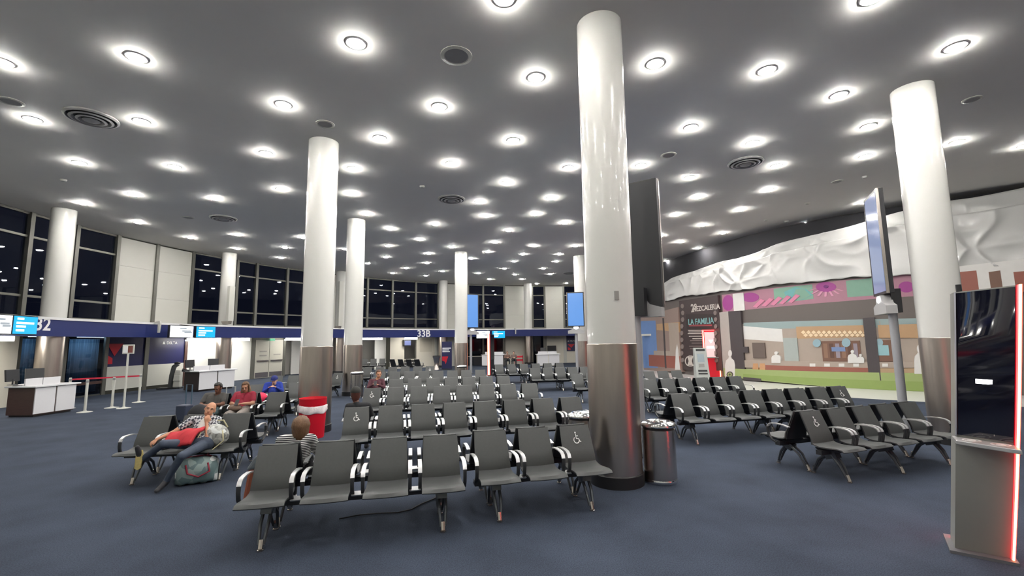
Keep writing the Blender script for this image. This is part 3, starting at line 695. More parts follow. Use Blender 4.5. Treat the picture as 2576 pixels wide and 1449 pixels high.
def leg_mesh():
    _b = MB()
    _b.bar((0, -.27, .36), (0, -.30, .27), .10, .16)
    for sg in (-1, 1):
        _b.tube([(sg * .035, -.28, .34), (sg * .035, -.40, .20), (sg * .02, -.47, .05)], [.02, .018, .014], 6)
        _b.tube([(sg * .035, -.26, .34), (sg * .035, -.10, .22), (sg * .02, .0, .05)], [.02, .018, .014], 6)
    return _b.mesh('leg', M_LEG, auto=50)
ME_LEG = leg_mesh()
ME_FOOTS = []
for y0, y1 in ((-.46, -.49), (-.01, .02)):
    _b = MB(); _b.tube([(0, y0, .09), (0, y1, .015)], [.026, .024], 8); _b.lathe([(.03, 0), (.03, .012), (.018, .02)], 10, (0, y1, 0)); ME_FOOTS.append(_b.mesh('foot_tip', M_STEELB, auto=40))
def icon_mesh():
    _b = MB(); s = .058
    def P(x, z):   # on the front of the backrest (z up the slope)
        zz = .735 + z * s; yy = -.0205 - .395 * (ZT - zz) - .006
        return Vector((x * s, yy, zz))
    def stroke(pts, w_):
        pts = [Vector((a, c)) for a, c in pts]; L, R_ = [], []
        for i, q in enumerate(pts):
            d = (pts[min(i + 1, len(pts) - 1)] - pts[max(i - 1, 0)]).normalized(); nn = Vector((-d.y, d.x)) * w_ / 2
            L.append(q + nn); R_.append(q - nn)
        o = len(_b.v); m_ = len(pts)
        _b.v += [tuple(P(*q)) for q in L + R_]; _b.f += [(o + i, o + m_ + i, o + m_ + i + 1, o + i + 1) for i in range(m_ - 1)]
    stroke([(-.05 + .62 * math.cos(a), -.45 + .62 * math.sin(a)) for a in [math.radians(d) for d in range(125, 371, 15)]], .2)
    stroke([(-.12, .72), (-.05, -.2), (.45, -.25), (.75, -.85), (.98, -.75)], .2)
    stroke([(-.08, .35), (.4, .3)], .17)
    o = len(_b.v); _b.v += [tuple(P(-.14 + .19 * math.cos(2 * PI * k / 12), .98 + .19 * math.sin(2 * PI * k / 12))) for k in range(12)]; _b.f.append(tuple(range(o, o + 12)))
    return _b.mesh('wheelchair_symbol', M_ICON)
ME_ICON = icon_mesh()
BEAMS = {}
def bench(p_first, p_last, n, label, wheel=(), flip=False, legs=None, group=None, shift=0.0, detail=True):
    """p_first, p_last: floor points under the top edges of the first and last backrests"""
    d = (p_last - p_first); d.z = 0
    rz = math.atan2(d.y, d.x); pit = d.length / max(n - 1, 1) if n > 1 else .54
    nn = Vector((-math.sin(rz), math.cos(rz), 0))
    o0 = Vector((p_first.x, p_first.y, 0))
    t = thing('bench_seating', label, 'bench', o0, rz, group)
    if flip:
        o1 = Vector((p_last.x, p_last.y, 0)) + nn * .10; t.location = o1; t.rotation_euler = (0, 0, rz + PI)
    w_ = pit * (n - 1)
    key = round(w_, 3)
    MB().box(-.24, w_ + .24, -.31, -.23, .335, .395).build('beam', M_SEATB, t)
    for i in range(n):
        x = i * pit
        bk = link('backrest', ME_BACK, t, (x, 0, 0)); link('back_shell', ME_SHELL, bk)
        st = link('seat', ME_SEAT, t, (x, 0, 0)); link('seat_pan', ME_PAN, st)
        if i in wheel: link('wheelchair_symbol', ME_ICON, bk)['label'] = 'white wheelchair symbol'
        for s_ in (-1, 1):
            if i in wheel and ((i == 0 and s_ == -1) or (i == n - 1 and s_ == 1)): continue
            ar = link('armrest', ME_ARM, t, (x + s_ * .236, 0, 0)); link('arm_post', ME_POST, ar)
        if i < n - 1: link('arm_bracket', ME_BRK, t, (x + pit / 2, 0, 0))
    for i in (legs or ((0, n - 1) if n < 5 else (0, n // 2, n - 1))):
        lg = link('leg', ME_LEG, t, (i * pit, 0, 0))
        for fm in ME_FOOTS: link('foot_tip', fm, lg)
    return t, pit, rz
SEATS = {}
def row(key, a, c, n, splits, labels, wheel=(), back=None):
    """a, c: pixels of the first and last backrest tops. splits: seat counts per bench; labels per bench; back: labels of the benches behind, back to back"""
    A, Cc = Z(*a, ZT), Z(*c, ZT); k0 = 0
    rzz = math.atan2(Cc.y - A.y, Cc.x - A.x); SEATS[key] = (A, Cc, n, rzz)
    for q, m_ in enumerate(splits):
        f0, f1 = (k0) / (n - 1), (k0 + m_ - 1) / (n - 1)
        p0, p1 = A.lerp(Cc, f0), A.lerp(Cc, f1)
        bench(p0, p1, m_, labels[q], wheel=[i - k0 for i in wheel if k0 <= i < k0 + m_], group='grey waiting benches')
        if back and back[q]: bench(p0, p1, m_, back[q], flip=True, group='grey waiting benches')
        k0 += m_
def seat_frame(key, i, flip=False):
    A, Cc, n, rz = SEATS[key]; p = A.lerp(Cc, i / (n - 1)); nn = Vector((-math.sin(rz), math.cos(rz), 0))
    if flip: return p + nn * .10, rz + PI
    return p, rz
row('r1a', (702, 1120), (1108, 1096), 4, [4], ['four-seat grey bench nearest the camera in front of the woman in stripes'], back=['grey bench facing away that the woman in stripes sits on'])
row('r1b', (1232, 1084), (1443, 1070), 3, [3], ['three-seat grey bench right beside the big foreground column'], wheel=(2,), back=['grey bench facing away behind the three-seat bench at the big column'])
row('r2', (898, 1026), (1434, 1000), 8, [4, 4], ['second-row grey bench with wheelchair symbol, in front of the person in a black cap', 'second-row grey bench ending at the steel bin left of the big column'], wheel=(0,), back=['grey bench facing away that the person in a black cap sits on', 'grey bench facing away behind the second-row bench by the big column'])
row('r3', (937, 977), (1331, 965), 8, [4, 4], ['third-row grey bench with wheelchair symbol in front of the man in maroon', 'third-row grey bench whose last seat ends at the open aisle'], wheel=(0,), back=['grey bench facing away behind the third-row bench with the wheelchair symbol', 'grey bench facing away behind the third-row bench at the aisle'])
row('r4', (949, 956), (1266, 946), 8, [4, 4], ['fourth-row grey bench that the man in maroon sits on', 'fourth-row grey bench in front of the red light strip'], back=['grey bench facing away behind the man in maroon', 'grey bench facing away behind the fourth-row bench near the red light strip'])
row('r5', (957, 936), (1208, 930), 8, [4, 4], ['fifth-row grey bench behind the man in maroon', 'fifth-row grey bench beside the red light strip'], back=['grey bench facing away in the fifth row behind the man in maroon', None])
row('r6', (925, 924), (1082, 921), 6, [3, 3], ['sixth-row grey bench just past the far steel bin', 'sixth-row grey bench with wheelchair symbol near the navy banner'], wheel=(5,), back=[None, None])
row('r7', (918, 903), (962, 902), 3, [3], ['farthest grey bench under the linear lamp beside the 33B gate'])
p0, p1 = Z(984, 904, ZT), Z(1046, 904, ZT); bench(p0, p1, 4, 'black-backed bench facing the lit wall below the 33B sign', flip=True, group='grey waiting benches')
row('g1', (1255, 917), (1407, 913), 6, [3, 3], ['far bench of three seats right next to the red light strip', 'far bench in the rear row in front of the white counters'], back=['bench facing away behind the far three-seat bench', 'bench facing away in the rear row before the white counters'])
row('g2', (1345, 926), (1470, 923), 5, [5], ['far five-seat bench standing before the rear row, left of the big column'], back=['bench facing away behind the far five-seat bench'])
row('g3', (1450, 940), (1700, 932), 8, [4, 4], ['bench passing behind the big column with its end arm in the aisle', 'bench right of the big column in front of the far end of the mural'], back=[None, None])
row('R1', (2036, 1034), (2281, 1012), 5, [5], ['five-seat bench with wheelchair symbol next to the black charging kiosk'], wheel=(0,), back=['bench facing away behind the five-seat bench, its seat jutting into the aisle'])
row('R2', (1709, 991), (2107, 972), 8, [4, 4], ['bench beyond the nearest steel bin, with an end arm toward it', 'bench ending in a wheelchair symbol before the green foot of the mural'], wheel=(7,), back=['bench facing away behind the bench nearest the steel bin', 'bench facing away behind the bench with the wheelchair symbol by the mural'])
row('R3', (1632, 955), (1848, 947), 6, [3, 3], ['bench just past the big column, third row from the mural kiosk', 'bench in front of the red cash machine kiosk'], back=['bench facing away past the big column', 'bench facing away in front of the red cash machine kiosk'])
row('L1', (398, 1048), (598, 1041), 3, [3], ['three-seat bench the sleeping man is slumped across'], back=['bench facing away behind the sleeping man'])
row('L2', (553, 991), (699, 987), 3, [3], ['bench where the woman in red and the person in grey sit'], back=['bench facing away behind the woman in red'])
row('L3', (646, 967), (746, 962), 3, [3], ['bench the person in the blue hoodie sits on'])
row('L4', (698, 945), (741, 944), 2, [2], ['short grey bench beside the white column, behind the blue hoodie'])
p0, p1 = Z(815, 938, ZT), Z(852, 938, ZT); bench(p0, p1, 2, 'grey bench with wheelchair symbol seen between the two white columns', wheel=(1,), group='grey waiting benches')
row('F1', (733, 902), (754, 902), 2, [2], ['distant bench in the lit passage next to the exit doors'])

# ================================================================= bins
def steel_bin(p, label, r=.225, h=.80, dome=True):
    t = thing('steel_bin', label, 'trash bin', (p.x, p.y, 0))
    MB().lathe([(r * .97, 0), (r * 1.0, .01), (r * 1.0, .055), (r * .985, .06)], 36).build('base_band', M_CHROME, t, auto=40)
    MB().lathe([(r * .985, .058), (r * .985, h)], 36).build('body', M_STEELB, t, auto=40)
    MB().lathe([(r * .93, h - .01), (r * .93, h + .045)], 36).build('neck', M_BLACK, t, auto=40)
    MB().lathe([(r * 1.03, h + .035), (r * 1.05, h + .055), (r * .98, h + .085), (r * .75, h + .105), (r * .55, h + .10), (r * .46, h + .07), (r * .45, h - .05)], 36, cap=False).build('lid', M_CHROME, t, auto=50)
    return t
q = Z(1659, 1222, 0); steel_bin(q + q.normalized() * .20 + Vector((.02, 0, 0)), 'steel bin with chrome lid standing right of the big column', h=.71)
steel_bin(Z(1463, 1041, .76), 'steel bin half hidden behind the big column at the end of row two', h=.68)
q = Z(897, 1003, 0); steel_bin(q + q.normalized() * .22, 'steel bin beside the column near the man in maroon', h=.84)
steel_bin(Z(1162, 921, .9), 'far steel bin at the foot of the column near the 33B sign', h=.83)
q = Z(1098, 931, 0)
t = thing('hourglass_bin', 'silver hourglass-shaped bin next to the navy banner', 'trash bin', (q.x, q.y, 0))
MB().lathe([(.26, 0), (.26, .05), (.24, .08), (.15, .45), (.24, .85), (.28, .9), (.28, .96)], 24).build('body', M_STEELB, t, auto=40)
MB().lathe([(.27, .955), (.27, 1.0), (.1, 1.01)], 24).build('lid', M_BLACK, t, auto=40)
q = Z(784, 1106, 0); q = q + q.normalized() * .26
t = thing('red_barrel', 'bright red plastic barrel bin with white liner by the column', 'trash bin', (q.x, q.y, 0))
M_REDP = mat('red_plastic', srgb(205, 18, 40), .35, noise=.04)
MB().lathe([(.235, 0), (.24, .03), (.262, .45), (.275, .80), (.278, .815), (.262, .815), (.25, .75)], 36, cap=False).build('barrel', M_REDP, t, auto=40)
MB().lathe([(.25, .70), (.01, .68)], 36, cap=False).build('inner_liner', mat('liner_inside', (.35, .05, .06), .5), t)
bb = MB(); vs_, fs = [], []; n = 48
for j, (rr, zz) in enumerate(((.278, .69), (.288, .675), (.285, .60), (.292, .57), (.276, .535))):
    for k in range(n):
        a = 2 * PI * k / n; wv = .008 * math.sin(a * 7 + j) + .006 * math.sin(a * 13); sk = .03 * math.sin(a - .6)
        vs_.append(((rr + wv) * math.cos(a), (rr + wv) * math.sin(a), zz + sk + (.012 * math.sin(a * 5) if j == 4 else 0)))
for j in range(4):
    for k in range(n): fs.append((j * n + k, j * n + (k + 1) % n, (j + 1) * n + (k + 1) % n, (j + 1) * n + k))
bb.add(vs_, fs).build('white_liner', mat('liner_white', (.80, .72, .72), .35, bump=.4, bscale=40), t, smooth=True)

# ================================================================= gate furniture
def gate_counter(pa, pb, depth, h, label, side_m, tiers=True, mons=(), leg=False):
    d = pb - pa; L = d.length; rz = math.atan2(d.y, d.x)
    t = thing('gate_counter', label, 'counter', pa, rz)
    z0 = .05
    MB().box(.02, L - .02, .03, depth, z0, h - .04).build('carcass', side_m, t)
    MB().box(.06, L - .06, .06, depth - .05, 0, z0).build('plinth', M_BLACK, t)
    for x0, x1 in ((0, L * .49), (L * .51, L)): MB().box(x0 + .01, x1 - .01, 0, .03, z0 + .03, h - .05).build('front_panel', M_COUNTER, t, bevel=.004)
    MB().box(-.06, L + .08, -.06, depth + .04, h - .04, h).build('worktop', M_COUNTER, t, bevel=.006)
    if tiers:
        for x0, x1 in ((.12, L * .49), (L * .51, L * .93)):
            MB().box(x0, x1, depth * .55, depth * .6, h, h + .2).build('upstand', M_COUNTER, t)
        MB().box(.1, L * .95, depth * .62, depth * .98, h, h + .04).build('desk_ledge', M_COUNTER, t)
    return t
def desk_monitor(p, rz, label, w_=.42, h=.34, tilt=.12, z=0.0):
    t = thing('desk_monitor', label, 'monitor', p, rz)
    MB().lathe([(.11, 0), (.11, .015), (.02, .02), (.018, .16)], 16).build('stand', M_BLACKM, t, auto=40)
    s_ = MB().box(-w_ / 2, w_ / 2, -.02, .025, .10, .10 + h).build('case', M_BLACKM, t, bevel=.006); s_.rotation_euler = (tilt, 0, 0)
    return t
pa, pb = Z(82, 1050), Z(187, 1034)
c1 = gate_counter(pa, pb, .85, .87, 'white and brown gate counter beside the rope posts', M_WOOD)
u = (pb - pa).normalized(); v = Vector((-u.y, u.x, 0)); rz1 = math.atan2(u.y, u.x)
desk_monitor(pa + u * .55 + v * .7 + Vector((0, 0, .91)), rz1 + PI - .35, 'black monitor in the middle of the counter by the rope posts')
desk_monitor(pa + u * .0 + v * .72 + Vector((0, 0, .91)), rz1 + PI + .2, 'black monitor at the outer end of the counter by the rope posts')
pa, pb = Z(499, 986), Z(589, 976)
gate_counter(pa, pb, .95, .87, 'white gate counter with dark side in front of the bright doorway', mat('counter_dark', (.035, .026, .024), .4, noise=.2))
u = (pb - pa).normalized(); v = Vector((-u.y, u.x, 0)); rz2 = math.atan2(u.y, u.x)
desk_monitor(pa + u * .1 + v * .75 + Vector((0, 0, .91)), rz2 + PI + .1, 'black monitor nearest the navy poster on the counter at the bright doorway')
desk_monitor(pa + u * 1.15 + v * .75 + Vector((0, 0, .91)), rz2 + PI - .3, 'black monitor nearest the steel doors on the counter at the bright doorway')
tl = thing('desk_phone', 'small dark phone on the counter at the bright doorway', 'phone', pa + u * -.25 + v * .5 + Vector((0, 0, .87)), rz2)
MB().hexa([(-.1, -.1, 0), (.1, -.1, 0), (.1, .1, 0), (-.1, .1, 0), (-.1, -.1, .03), (.1, -.1, .03), (.1, .1, .09), (-.1, .1, .09)]).build('base', M_BLACK, tl)
MB().tube([(-.07, -.08, .07), (-.08, 0, .10), (-.07, .08, .11)], .022, 8).build('handset', M_BLACK, tl)
pa, pb = Z(1212, 922), Z(1266, 922)
gate_counter(pa, pb, .8, .92, 'far white gate counter behind the red light strip', M_GREYW)
pa, pb = Z(1352, 922), Z(1408, 921)
gate_counter(pa, pb, .8, .92, 'far white gate counter before the cream wall', M_CREAM)
desk_monitor(pa + Vector((.5, .6, .96)), PI, 'small black monitor on the far counter before the cream wall')
tv = thing('wall_screen', 'small black screen on the cream wall behind the far counter', 'screen', ring(1388, 876, RL - .12), 0)
a_ = ang(1388, 876, RL); tv.rotation_euler = (0, 0, a_ - PI / 2)
MB().box(-.38, .38, -.05, .05, -.22, .22).build('case', M_BLACKM, tv); MB().box(-.35, .35, -.055, -.05, -.19, .19).build('panel', M_BLACK, tv)
tv = thing('hanging_screen', 'small dark screen hanging in the opening under the 33B sign', 'screen', ring(1024, 862, RL - .2), ang(1024, 862, RL) - PI / 2)
MB().box(-.3, .3, -.12, .12, -.25, .2).build('case', M_BLACKM, tv, bevel=.02); MB().box(-.25, .25, -.13, -.12, -.2, .15).build('panel', mat('dim_screen', (.05, .06, .12), .2, emit=(.25, .3, .6), estr=.5), tv)
# flight monitors in front of the fascia
def flight_pair(xs, yt, yb, r, label, mirror=False):
    p0, p1 = ring(xs[0], (yt + yb) / 2, r), ring(xs[-1], (yt + yb) / 2, r); d = p1 - p0; d.z = 0; L = d.length
    zt, zb_ = ring(xs[0], yt, r).z, ring(xs[0], yb, r).z; rz = math.atan2(d.y, d.x)
    t = thing('flight_monitors', label, 'monitor', (p0.x, p0.y, 0), rz); h = zt - zb_
    e = L / (xs[-1] - xs[0])
    cells = ((0, (xs[1] - xs[0]) * e, 'w'), ((xs[2] - xs[0]) * e, L, 'b'))
    for x0, x1, c in cells:
        cs = MB().box(x0 - .03, x1 + .03, .0, .1, zb_ - .03, zt + .03).build('case', M_BLACKM, t, bevel=.01)
        m_ = mat('screen_white', (.1, .1, .1), .3, emit=(.95, .97, 1), estr=2.2) if c == 'w' else mat('screen_cyan', (.0, .05, .1), .3, emit=(.01, .42, .85), estr=1.25)
        sc = MB().box(x0, x1, -.012, 0, zb_, zt).build('screen', m_, cs)
        m2 = mat('screen_grey_line', (.1, .1, .1), .3, emit=(.35, .4, .45), estr=1) if c == 'w' else mat('screen_text', (.1, .1, .1), .3, emit=(.8, .95, 1), estr=1.6)
        rows_ = ((.86, .12, .4), (.62, .1, .85), (.42, .1, .5), (.2, .1, .45)) if c == 'b' else ((.55, .5, .9), (.42, .6, .95), (.78, .4, .7))
        for zf, f0, f1 in rows_: MB().box(x0 + (x1 - x0) * f0, x0 + (x1 - x0) * f1, -.016, -.012, zb_ + h * zf - .03, zb_ + h * zf + .03).build('text_line', m2, cs)
    MB().tube([(L * .5, .08, zt), (L * .5, .9, zt + .1)], .03, 8).build('bracket', M_STEELB, t)
    return t
flight_pair((-32, 25, 30, 93), 790, 838, 20.2, 'bright flight screens hanging beside the 32 sign')
flight_pair((428, 482, 491, 541), 819, 848, 20.2, 'bright flight screens above the counter at the bright doorway')
flight_pair((1199, 1231, 1238, 1270), 833, 851, 20.0, 'bright flight screens far off behind the red light strip')
# rope posts
def rope_post(p, label, h=.98):
    t = thing('rope_post', label, 'stanchion', (p.x, p.y, 0))
    MB().lathe([(.19, 0), (.19, .008), (.05, .035), (.03, .06)], 28).build('base', M_PANEL, t, auto=40)
    MB().lathe([(.034, .03), (.034, h - .02), (.03, h)], 16).build('post', M_PANEL, t, auto=40)
    MB().lathe([(.04, h - .10), (.04, h - .03)], 14).build('belt_head', mat('post_head', (.3, .3, .3), .4), t, auto=40)
    return t
pp = [Z(213, 1037), Z(281, 1026), Z(349, 1012), Z(170, 1028)]
rope_post(pp[0], 'white rope post nearest the brown counter, without a belt'); rope_post(pp[1], 'white rope post just beside the tall sign post'); rope_post(pp[2], 'white rope post at the far end of the red belt'); rope_post(pp[3], 'white rope post half hidden behind the counter, at the near end of the red belt')
a, c = pp[3], pp[2]; d = (c - a).normalized()
bt = MB().bar(a + Vector((0, 0, .92)) + d * .04, c + Vector((0, 0, .92)) - d * .04, .006, .05, side=(-d.y, d.x, 0)).build('red_belt', mat('belt_red', srgb(190, 30, 60), .6)); tag(bt, 'red barrier belt stretched between the white rope posts', 'belt')
p = Z(311, 1027); t = thing('sign_post', 'tall white sign post with a small framed notice', 'sign', (p.x, p.y, 0), .25)
MB().lathe([(.19, 0), (.19, .008), (.05, .035), (.03, .06)], 28).build('base', M_PANEL, t, auto=40)
MB().lathe([(.03, .03), (.03, 1.75)], 14).build('post', M_PANEL, t, auto=40)
fr_ = MB().box(-.16, .16, -.025, .025, 1.72, 2.02).build('frame', M_PANEL, t, bevel=.012)
MB().box(.0, .13, -.03, -.025, 1.76, 1.98).build('notice', mat('notice_print', srgb(120, 70, 62), .4, noise=.5, nscale=12), fr_)
MB().box(-.13, -.01, -.03, -.025, 1.76, 1.98).build('notice', M_ICON, fr_)
# white baggage device
p = Z(447, 977); t = thing('boarding_device', 'white rounded boarding machine on a dark foot in front of the navy poster', 'machine', (p.x, p.y, 0), .3)
MB().hexa([(-.16, -.2, .05), (.16, -.2, .05), (.16, .1, .05), (-.16, .1, .05), (-.13, -.1, .85), (.13, -.1, .85), (.13, .12, .85), (-.13, .12, .85)]).build('body', M_PANEL, t, bevel=.05)
MB().hexa([(-.14, -.24, .35), (.14, -.24, .35), (.14, -.1, .35), (-.14, -.1, .35), (-.12, -.2, .62), (.12, -.2, .62), (.12, -.08, .62), (-.12, -.08, .62)]).build('front_bulge', M_PANEL, t, bevel=.03)
MB().tube([(-.3, 0, .06), (-.28, 0, .6), (-.2, 0, 1.0), (-.05, 0, 1.12)], [.1, .09, .1, .09], 10).build('neck', mat('device_dark', (.07, .075, .08), .5), t, auto=60)
MB().ico((-.08, 0, 1.16), .1, 8, (1.3, 1, .6)).build('head', M_BLACK, t, smooth=True)
MB().box(-.75, .15, -.25, .2, 0, .06).build('foot', M_BLACKM, t, bevel=.01)
# banner stand
p = Z(1124, 929); a_ = math.atan2(p.y, p.x) - PI / 2
t = thing('banner_stand', 'navy roll-up banner with white words and red triangle', 'banner', (p.x, p.y, 0), .1)
MB().box(-.36, .36, -.02, .02, .04, 1.98).build('cloth', M_NAVYD, t)
MB().lathe([(.42, 0), (.42, .03), (.36, .045)], 24).build('foot', M_BLACKM, t, auto=40)
for k, (x1, hh_) in enumerate(((.30, .05), (.16, .04), (.22, .04))):
    MB().box(-.32, x1, -.024, -.02, 1.47 - k * .12, 1.47 + hh_ - k * .12 + .02).build('lettering', M_TXT, t)
MB().prism([(-.34, .92), (.1, .92), (-.08, .36), (-.14, .55), (-.34, .62)], lambda q: (q[0], -.024, q[1]), lambda q: (q[0], -.02, q[1])).build('red_triangle', M_RED, t)

# ================================================================= display totems
M_SCRB = mat('totem_blue', (.03, .06, .12), .15, emit=(.12, .30, .70), estr=1.0)
def totem(p, rz, label, w_=.82, zs=(2.83, 4.85), zbr=2.38, pole_r=.075, face=None, noscreen=False):
    t = thing('display_totem', label, 'display', (p.x, p.y, 0), rz)
    MB().lathe([(pole_r, 0), (pole_r, zbr + .1)], 20).build('pole', mat('pole_grey', (.42, .43, .45), .4, metal=.3), t, auto=40)
    MB().lathe([(.2, 0), (.2, .02), (.09, .035)], 24).build('base_plate', M_BLACKM, t, auto=40)
    cs = MB().box(-w_ / 2 - .05, w_ / 2 + .05, -.16, -.04, zs[0] - .05, zs[1] + .06).build('case', M_BLACKM, t, bevel=.01)
    MB().box(-w_ / 2, w_ / 2, -.168, -.16, zs[0], zs[1]).build('screen', face or M_SCRB, cs)
    MB().box(-w_ / 2 - .058, -w_ / 2 - .05, -.172, -.12, zs[0] - .05, zs[1] + .06).build('side_trim', M_STEELB, cs); MB().box(w_ / 2 + .05, w_ / 2 + .058, -.172, -.12, zs[0] - .05, zs[1] + .06).build('side_trim', M_STEELB, cs)
    hw = w_ / 2 + .03
    prof = [(-hw, zbr), (hw, zbr), (hw, zbr + .16), (hw * .55, zbr + .22), (hw * .3, zbr + .38), (-hw * .3, zbr + .38), (-hw * .55, zbr + .22), (-hw, zbr + .16)]
    MB().prism(prof, lambda q: (q[0], -.20, q[1]), lambda q: (q[0], -.02, q[1])).build('bracket', mat('bracket_grey', (.42, .42, .42), .4), t)
    MB().ico((0, -.205, zbr + .30), .1, 8, (1.3, .2, .7)).build('lamp', mat('totem_lamp', (1, 1, 1), .4, emit=(1, 1, 1), estr=5), t, smooth=True)
    MB().box(-.2, .2, -.04, .12, zbr + .02, zbr + .5).build('back_box', M_BLACKM, t)
    return t
p = Z(1185, 940); totem(p, .55, 'blue portrait screen on a grey pole near the 33B sign')
p = Z(1453, 948); totem(p, -.12, 'blue portrait screen on a grey pole left of the big column', zs=(2.72, 4.48), zbr=2.3)
M_SCRP = mat('totem_pale', (.05, .06, .10), .12, emit=(.22, .28, .45), estr=.8)
p = Z(2280, 1094); totem(p, 0, 'side-on portrait screen beside the column behind the kiosk', face=M_SCRP).rotation_euler = (0, 0, -2.03)
p = D(1603, 860, 7.9); totem(p, 0, 'black back of a portrait screen behind the big column', zs=(2.55, 4.72), zbr=2.33).rotation_euler = (0, 0, PI - .62)

# ================================================================= charging kiosks
M_LED = mat('led_red', (1, .05, .05), .4, emit=(1, .05, .05), estr=4); M_LEDW = mat('led_core', (1, .8, .7), .4, emit=(1, .42, .16), estr=7)
M_KB = mat('kiosk_glass', (.006, .007, .016), .06, spec=.6, coat=.5); M_KG = mat('kiosk_grey', (.27, .27, .25), .4, noise=.03); M_KR = mat('kiosk_red', srgb(190, 10, 35), .35, emit=(.8, .01, .03), estr=.25)
b0, b1 = Z(2402, 1384), Z(2541, 1411)
t0, t1 = Z(2401, 735, 2.33), Z(2556, 717, 2.33)
m0 = b0.lerp(t0, .44); m1 = b1.lerp(t1, .44)
u = (b1 - b0); u.z = 0; W = u.length; u.normalize(); bk = Vector((-u.y, u.x, 0))
if bk.y < 0: bk = -bk
t = thing('charging_kiosk', 'tall black-screened charging kiosk with a glowing red edge, nearest the camera', 'kiosk')
def KP(s_, f_, back):   # s_ 0..1 across, f_ 0..1 up, back in metres
    bow = .05 * math.sin(PI * f_)
    return b0.lerp(b1, s_).lerp(t0.lerp(t1, s_), f_) + bk * (back - bow)
def kslab(s0_, s1_, f0_, f1_, d0, d1, nm, m, par=None, n=10):
    bb = MB(); vs_, fs = [], []
    for i in range(n + 1):
        f_ = f0_ + (f1_ - f0_) * i / n; vs_ += [KP(s0_, f_, d0), KP(s1_, f_, d0), KP(s1_, f_, d1), KP(s0_, f_, d1)]
    for i in range(n):
        for k in range(4): fs.append((i * 4 + k, i * 4 + (k + 1) % 4, i * 4 + 4 + (k + 1) % 4, i * 4 + 4 + k))
    fs += [(3, 2, 1, 0), (n * 4, n * 4 + 1, n * 4 + 2, n * 4 + 3)]
    return bb.add(vs_, fs).build(nm, m, par or t, auto=40)
kslab(0, 1, 0.0, 1, .02, .26, 'body', M_KG)
kslab(.0, 1, .0, .44, 0, .02, 'front_panel', M_KG)
kslab(.025, .985, .455, .995, .0, .02, 'screen', M_KB)
kslab(0, .02, .45, 1, -.01, .03, 'edge_trim', mat('kiosk_trim', (.45, .45, .5), .3, metal=.5))
kslab(1.0, 1.05, .0, 1, .0, .24, 'red_side', M_KR)
led = kslab(1.01, 1.075, .0, 1, -.035, .05, 'led_strip', M_LED); kslab(1.02, 1.06, .0, 1, -.042, -.034, 'led_core', M_LEDW, led)
kslab(.02, .12, .0, 1, .262, .30, 'rear_led_strip', mat('led_rear', (1, .05, .05), .4, emit=(1, .03, .05), estr=14))
sh0, sh1 = KP(-.06, .445, -.20), KP(1.02, .445, -.20); sh2, sh3 = KP(1.02, .445, .04), KP(-.06, .445, .04)
sf = MB().hexa([q + Vector((0, 0, z)) for z in (-.035, 0) for q in (sh0, sh1, sh2, sh3)]).build('shelf', mat('shelf_grey', (.45, .45, .45), .3, metal=.3), t, bevel=.006)
for f_ in (.3, .75):
    c = sh0.lerp(sh1, f_) * .5 + sh3.lerp(sh2, f_) * .5
    bb = MB().lathe([(.062, .001), (.062, .004), (.05, .004), (.05, .001)], 24, (c.x, c.y, c.z), cap=False); bb.lathe([(.028, .001), (.028, .004), (.012, .004)], 20, (c.x, c.y, c.z)).build('charge_pad', M_ICON, sf)
pl0 = [KP(-.12, 0, -.1), KP(1.12, 0, -.1), KP(1.12, 0, .34), KP(-.12, 0, .34)]
MB().hexa([Vector((q.x, q.y, z)) for z in (0, .025) for q in pl0]).build('foot_plate', mat('foot_plate', (.12, .12, .13), .5), t)
kslab(.36, .64, .655, .672, -.004, .0, 'status_light', mat('status_light', (1, 1, 1), .4, emit=(1, 1, 1), estr=5))
for k in range(3):
    kslab(.27 + k * .2, .285 + k * .2, .468, .474, -.003, 0, 'socket_light', M_GREYW)
MB().tube([KP(.12, 1, .1), KP(.12, 1, .1) + Vector((0, 0, .07))], .02, 8).build('antenna', M_BLACKM, t)

def red_kiosk(p, rz, label, face=True):
    t = thing('charging_kiosk', label, 'kiosk', (p.x, p.y, 0), rz)
    MB().box(-.32, .32, -.12, .12, .03, 2.3).build('body', M_KR if face else M_BLACKM, t, bevel=.01)
    MB().box(-.4, .4, -.25, .25, 0, .03).build('foot_plate', M_BLACKM, t)
    MB().box(-.28, .28, -.135, -.12, 1.0, 2.25).build('screen', mat('kiosk_face', (.6, .5, .5), .4, emit=(1, .6, .6), estr=.5) if face else M_KB, t)
    for x0, x1 in ((-.36, -.31), (.31, .36)):
        l_ = MB().box(x0, x1, -.15, .02, .05, 2.32).build('led_strip', M_LED, t); MB().box(x0 + .008, x1 - .008, -.158, -.15, .05, 2.32).build('led_core', M_LEDW, l_)
    MB().box(-.36, .36, -.15, .02, 2.30, 2.36).build('led_strip', M_LED, t)
    MB().box(-.36, .36, -.3, -.1, .98, 1.02).build('shelf', M_KG, t)
    return t
p = Z(1793, 951); k_ = red_kiosk(p, -.25, 'glowing red kiosk standing in front of the chalkboard mural')
MB().prism([(-.1, 1.86), (.1, 1.86), (0, 1.7)], lambda q: (q[0], -.142, q[1]), lambda q: (q[0], -.136, q[1])).build('arrow', mat('face_white', (1, 1, 1), .4, emit=(1, 1, 1), estr=3), k_)
MB().box(-.2, .2, -.142, -.136, 1.45, 1.55).build('panel', mat('face_white', (1, 1, 1), .4), k_)
p = Z(1235, 944); t = thing('charging_kiosk', 'slim black kiosk seen edge-on with a white-hot red light strip, mid hall', 'kiosk', (p.x, p.y, 0), 1.25)
MB().box(-.3, .3, -.1, .1, .03, 2.35).build('body', M_BLACKM, t, bevel=.01); MB().box(-.45, .45, -.3, .3, 0, .03).build('foot_plate', M_BLACKM, t)
